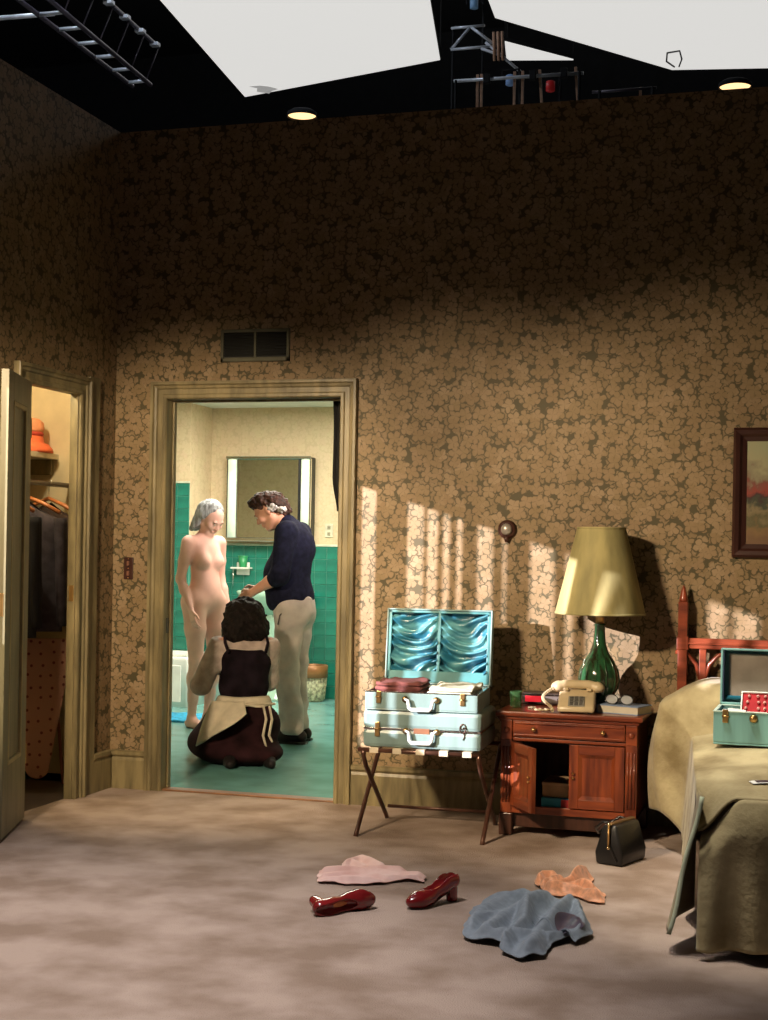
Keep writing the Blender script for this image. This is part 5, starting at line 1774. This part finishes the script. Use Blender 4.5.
# ---------------------------------------------------------------- standing man
NAVY = mat('navy_wool_sweater', (.010, .011, .026), .95, var=.2, scale=30, bump=.25, bscale=260, spec=.1)
CHINO = mat('grey_beige_cotton', (.47, .41, .38), .85, var=.1, scale=8, bump=.12, bscale=60)
SHOE = mat('dark_brown_shoe', (.012, .009, .009), .55, spec=.2)
mx_, my_ = .235, 2.10
t = thing('person', 'person in navy sweater and grey trousers bending the head, facing the tub', 'person', (mx_, my_, 0), math.atan2(-.06, -.99))
J = dict(nek=(.02, 0, 1.42), hed=(.165, 0, 1.52), shl=(-.005, .180, 1.375), shr=(.0, -.180, 1.375), ell=(.005, .262, 1.10), elr=(.06, -.24, 1.11), wrl=(.205, .215, .985), wrr=(.27, -.13, 1.0),
         hil=(-.02, .095, .90), hir=(-.02, -.095, .90), knl=(.0, .095, .50), knr=(.0, -.09, .50), anl=(-.05, .095, .08), anr=(-.03, -.09, .08))
HP, Q = head_prims(J['hed'], .62, 1.04, male=True)
body = [('c', J['nek'], vadd(J['hed'], (-.045, 0, -.035)), .062, .058, .02), ('e', (-.01, 0, 1.28), (.11, .155, .15), .05), ('e', (.02, 0, 1.10), (.12, .15, .14), .05), ('e', (-.015, 0, .96), (.11, .155, .11), .05), ('c', (-.005, -.14, 1.38), (-.005, .14, 1.38), .052, .052, .04)]
for sfx, sy in (('l', 1), ('r', -1)):
    h, kn, an = J['hi' + sfx], J['kn' + sfx], J['an' + sfx]
    s_, e_, w_ = J['sh' + sfx], J['el' + sfx], J['wr' + sfx]
    body += [('c', h, kn, .085, .052, .03), ('c', kn, an, .050, .036, .02), ('c', (an[0] - .02, an[1], .045), (an[0] + .14, an[1], .035), .034, .028, .02)]
    body += [('c', s_, e_, .050, .040, .03), ('c', e_, vlerp(e_, w_, .35), .040, .039, .02), ('c', vlerp(e_, w_, .35), w_, .039, .026, .02)]
    dv = tuple(w_[i] - e_[i] for i in range(3))
    body += hand_prims(w_, dv, (0.2, -sy * .8, -.5), 1 if sy < 0 else -1, 1.0, .4)
sdf_obj('body', body + HP, SKIN2, t, .0065)
face_parts(t, Q, LIP, 1.04)
sw = [('e', (-.015, 0, 1.27), (.135, .180, .165), .05), ('e', (.035, 0, 1.10), (.155, .185, .17), .06), ('e', (.012, 0, .95), (.158, .194, .135), .06), ('c', (-.005, -.14, 1.385), (-.005, .14, 1.385), .066, .066, .05), ('c', (.0, 0, 1.38), (.04, 0, 1.435), .085, .068, .03)]
for sfx in 'lr':
    s_, e_, w_ = J['sh' + sfx], J['el' + sfx], J['wr' + sfx]
    sw += [('c', s_, e_, .072, .062, .04), ('c', e_, vlerp(e_, w_, .18), .060, .054, .03)]
sw += [('cut', (0, 0, .865), (0, 0, -1))]
sdf_obj('sweater', sw, NAVY, t, .008, lambda P: .005 * sines(P * np.array([1, 1, 1.8]), 28, 5))
tr_ = [('e', (-.025, 0, .90), (.135, .175, .12), .04), ('e', (-.075, .07, .85), (.070, .085, .10), .04), ('e', (-.075, -.07, .85), (.070, .085, .10), .04)]
for sfx, sy in (('l', 1), ('r', -1)):
    h, kn, an = J['hi' + sfx], J['kn' + sfx], J['an' + sfx]
    tr_ += [('c', vadd(h, (0, 0, -.02)), kn, .105, .083, .03), ('c', kn, vadd(an, (0, 0, .03)), .082, .078, .03)]
tr_ += [('cut', (0, 0, .065), (0, 0, -1)), ('cut', (0, 0, .955), (0, 0, 1))]
sdf_obj('trousers', tr_, CHINO, t, .008, lambda P: .012 * sines(P * np.array([1, 1, 1.5]), 30, 9) + .007 * sines(P, 60, 4))
for sfx, sy in (('l', 1), ('r', -1)):
    an = J['an' + sfx]
    MB().tube([(-.03 + an[0] * 0, sy * .168, .90), (.02, sy * .196, .84), (.03, sy * .200, .78)], .005, 6).build('pocket_edge', mat('dark_seam', (.12, .10, .09), .9), t, 0, True)
    sh_o = sdf_obj('shoe', [('c', (an[0] - .055, an[1], .045), (an[0] + .05, an[1], .045), .044, .044, .02), ('c', (an[0] + .04, an[1], .038), (an[0] + .17, an[1], .030), .046, .034, .03), ('c', (an[0] - .03, an[1], .07), (an[0] + .04, an[1], .07), .040, .036, .02), ('cut', (0, 0, .012), (0, 0, -1))], SHOE, t, .006)
    MB().prism([(an[0] + x, an[1] + y) for x, y in ((-.10, -.03), (-.10, .03), (-.06, .045), (.05, .045), (.13, .048), (.19, .032), (.208, 0), (.19, -.032), (.13, -.048), (.05, -.045), (-.06, -.045))], lambda x, y: (x, y, 0), lambda x, y: (x, y, .016)).build('shoe_sole', BLACK, t, .003)
CURL = mat('dark_brown_curly_hair', (.05, .018, .011), .6, var=.3, scale=40, bump=.6, bscale=90, col2=(.014, .007, .006), spec=.25)
hair = [('e', Q(-.018, 0, .055), (.104, .090, .078), .02), ('e', Q(-.070, 0, .01), (.055, .082, .075), .03), ('e', Q(.055, 0, .10), (.040, .062, .035), .02), ('c', Q(-.085, 0, -.03), Q(-.085, 0, -.06), .055, .045, .03)]
sdf_obj('hair', hair, CURL, t, .0055, lambda P: .013 * sines(P, 150, 3, 9) + .010 * sines(P, 270, 8, 9), 1)
gh = []
for sy in (-1, 1):
    gh += [('e', Q(-.045, sy * .070, .0), (.040, .018, .034), .02), ('e', Q(-.085, sy * .040, -.045), (.030, .034, .026), .02)]
sdf_obj('side_hair', gh, mat('grey_streaked_hair', (.42, .40, .40), .5, var=.3, scale=60), t, .0055, lambda P: .011 * sines(P, 180, 6, 9) + .007 * sines(P, 300, 2, 9), 1)

# ---------------------------------------------------------------- kneeling woman
kx, ky = .285, 1.16
t = thing('person', 'dark-haired person kneeling on the bathroom floor, seen from behind', 'person', (kx, ky, 0), math.atan2(.87, -.5))
J = dict(nek=(.02, 0, .735), hed=(.055, 0, .845), shl=(.0, .150, .685), shr=(.0, -.150, .685), ell=(-.005, .255, .455), elr=(.10, -.165, .47), wrl=(.22, .17, .50), wrr=(.28, -.09, .52))
HP, Q = head_prims(J['hed'], .12, .98)
body = [('c', J['nek'], vadd(J['hed'], (-.02, 0, -.04)), .052, .050, .02), ('e', (.0, 0, .58), (.098, .150, .15), .05), ('e', (.0, 0, .42), (.09, .135, .13), .05), ('e', (-.01, 0, .27), (.13, .17, .12), .05), ('c', (.0, -.12, .69), (.0, .12, .69), .048, .048, .04)]
for sfx, sy in (('l', 1), ('r', -1)):
    s_, e_, w_ = J['sh' + sfx], J['el' + sfx], J['wr' + sfx]
    body += [('c', s_, e_, .048, .038, .03), ('c', e_, w_, .038, .024, .02), ('c', (.0, sy * .10, .22), (.33, sy * .13, .09), .085, .060, .03), ('c', (.33, sy * .13, .07), (-.08, sy * .11, .06), .055, .045, .02), ('c', (-.08, sy * .11, .05), (-.22, sy * .10, .035), .034, .022, .02)]
    dv = tuple(w_[i] - e_[i] for i in range(3))
    body += hand_prims(w_, dv, (0.1, -sy, -.2), 1 if sy < 0 else -1, .9, .35)
sdf_obj('body', body + HP, SKIN2, t, .0065)
face_parts(t, Q, LIP, .98)
DHAIR = mat('near_black_curly_hair', (.010, .006, .005), .7, var=.3, scale=40, bump=.6, bscale=110, spec=.15)
hair = [('e', Q(-.025, 0, .032), (.122, .120, .100), .02), ('e', Q(-.055, 0, -.045), (.100, .140, .105), .04), ('e', Q(-.055, .07, -.085), (.075, .070, .065), .03), ('e', Q(-.055, -.07, -.085), (.075, .070, .065), .03)]
sdf_obj('hair', hair, DHAIR, t, .0065, lambda P: .017 * sines(P, 95, 13, 9) + .013 * sines(P, 190, 18, 9), 1)
TAUPE = mat('taupe_grey_knit', (.44, .35, .31), .9, var=.12, scale=20, bump=.2, bscale=200)
tp = [('e', (.0, 0, .60), (.112, .160, .135), .05), ('c', (.0, -.125, .69), (.0, .125, .69), .058, .058, .04)]
for sfx in 'lr':
    s_, e_, w_ = J['sh' + sfx], J['el' + sfx], J['wr' + sfx]
    tp += [('c', s_, e_, .066, .060, .03), ('c', e_, vlerp(e_, w_, .80), .058, .044, .03)]
tp.append(('cut', (0, 0, .735), (-.25, 0, 1)))
sdf_obj('cardigan', tp, TAUPE, t, .008, lambda P: .005 * sines(P, 42, 21))
DRESS = mat('black_plum_dress', (.012, .007, .011), .9, var=.3, scale=12, spec=.1)
bd_ = [('e', (.0, 0, .60), (.122, .166, .14), .05), ('e', (.0, 0, .45), (.112, .152, .14), .05), ('cut', (-.12, 0, .665), (-.15, 0, 1)), ('cut', (0, 0, .365), (0, 0, -1))]
sdf_obj('bodice', bd_, DRESS, t, .007, lambda P: .003 * sines(P, 40, 31))
for sy in (-1, 1):
    MB().tube([(-.118, sy * .110, .655), (-.085, sy * .128, .712), (-.03, sy * .125, .752), (.04, sy * .12, .74)], [.010, .009, .008, .008], 8).build('shoulder_strap', DRESS, t, 0, True)
LIN = mat('ivory_apron_cotton', (.58, .50, .38), .85, var=.1, scale=10)
ap = [('e', (-.01, 0, .36), (.128, .165, .085), .03), ('e', (-.01, 0, .33), (.135, .172, .06), .03), ('cut', (0, 0, .392), (0, 0, 1)), ('cut', (0, 0, .30), (0, 0, -1))]
sdf_obj('shirt_tail', ap, LIN, t, .007, lambda P: .006 * sines(P, 55, 41))
SKIRT = mat('dark_plum_skirt', (.024, .008, .010), .9, var=.35, scale=6, spec=.1)
sk_ = [('e', (-.04, 0, .23), (.185, .205, .145), .06), ('c', (.0, .12, .20), (.36, .16, .10), .13, .10, .05), ('c', (.0, -.10, .20), (.36, -.13, .10), .12, .10, .05), ('e', (-.05, .06, .09), (.25, .24, .10), .06), ('e', (.10, .20, .10), (.22, .12, .10), .05), ('e', (-.10, -.04, .07), (.24, .19, .075), .05), ('cut', (0, 0, .004), (0, 0, -1))]
sdf_obj('skirt', sk_, SKIRT, t, .009, lambda P: .010 * sines(P * np.array([1, 1, .5]), 34, 51))
# apron panel folded over the left hip
apn = MB()


def apf(u, v):
    a = math.radians(112 + 62 * u)          # around the back-left of the hips
    z = .372 - (.05 + .21 * (1 - u) ** .8) * v
    r = .165 + .075 * v + .012 * math.sin(9 * u + 3 * v)
    return (-.03 + (r + .02 + .05 * v) * math.cos(a) * (1.0 + .1 * v), (r + .045 + .03 * v) * math.sin(a), z)


apn.grid(apf, 20, 14).build('apron', LIN, t, 0, True, solid=.006, off=1)
MB().tube([(-.150, -.168 + .03 * math.cos(i * .4) * 0, .355) if i == 0 else (-.135 - .03 * math.sin(i / 14 * PI), .16 - i * .021, .345 + .006 * math.sin(i)) for i in range(15)], .008, 8).build('apron_string', LIN, t, 0, True)
for dy, ln in ((-.095, .23), (-.13, .20)):
    MB().tube([(-.165, dy, .345), (-.20, dy - .012, .27), (-.235, dy + .010, .18), (-.262, dy - .006, .345 - ln)], [.007, .008, .008, .006], 8).build('apron_tie', LIN, t, 0, True)
for sy in (-1, 1):
    sdf_obj('shoe', [('c', (-.20, sy * .105, .045), (-.30, sy * .115, .040), .038, .034, .02), ('c', (-.29, sy * .115, .035), (-.345, sy * .12, .030), .034, .026, .02), ('cut', (0, 0, .004), (0, 0, -1))], SHOE, t, .006)
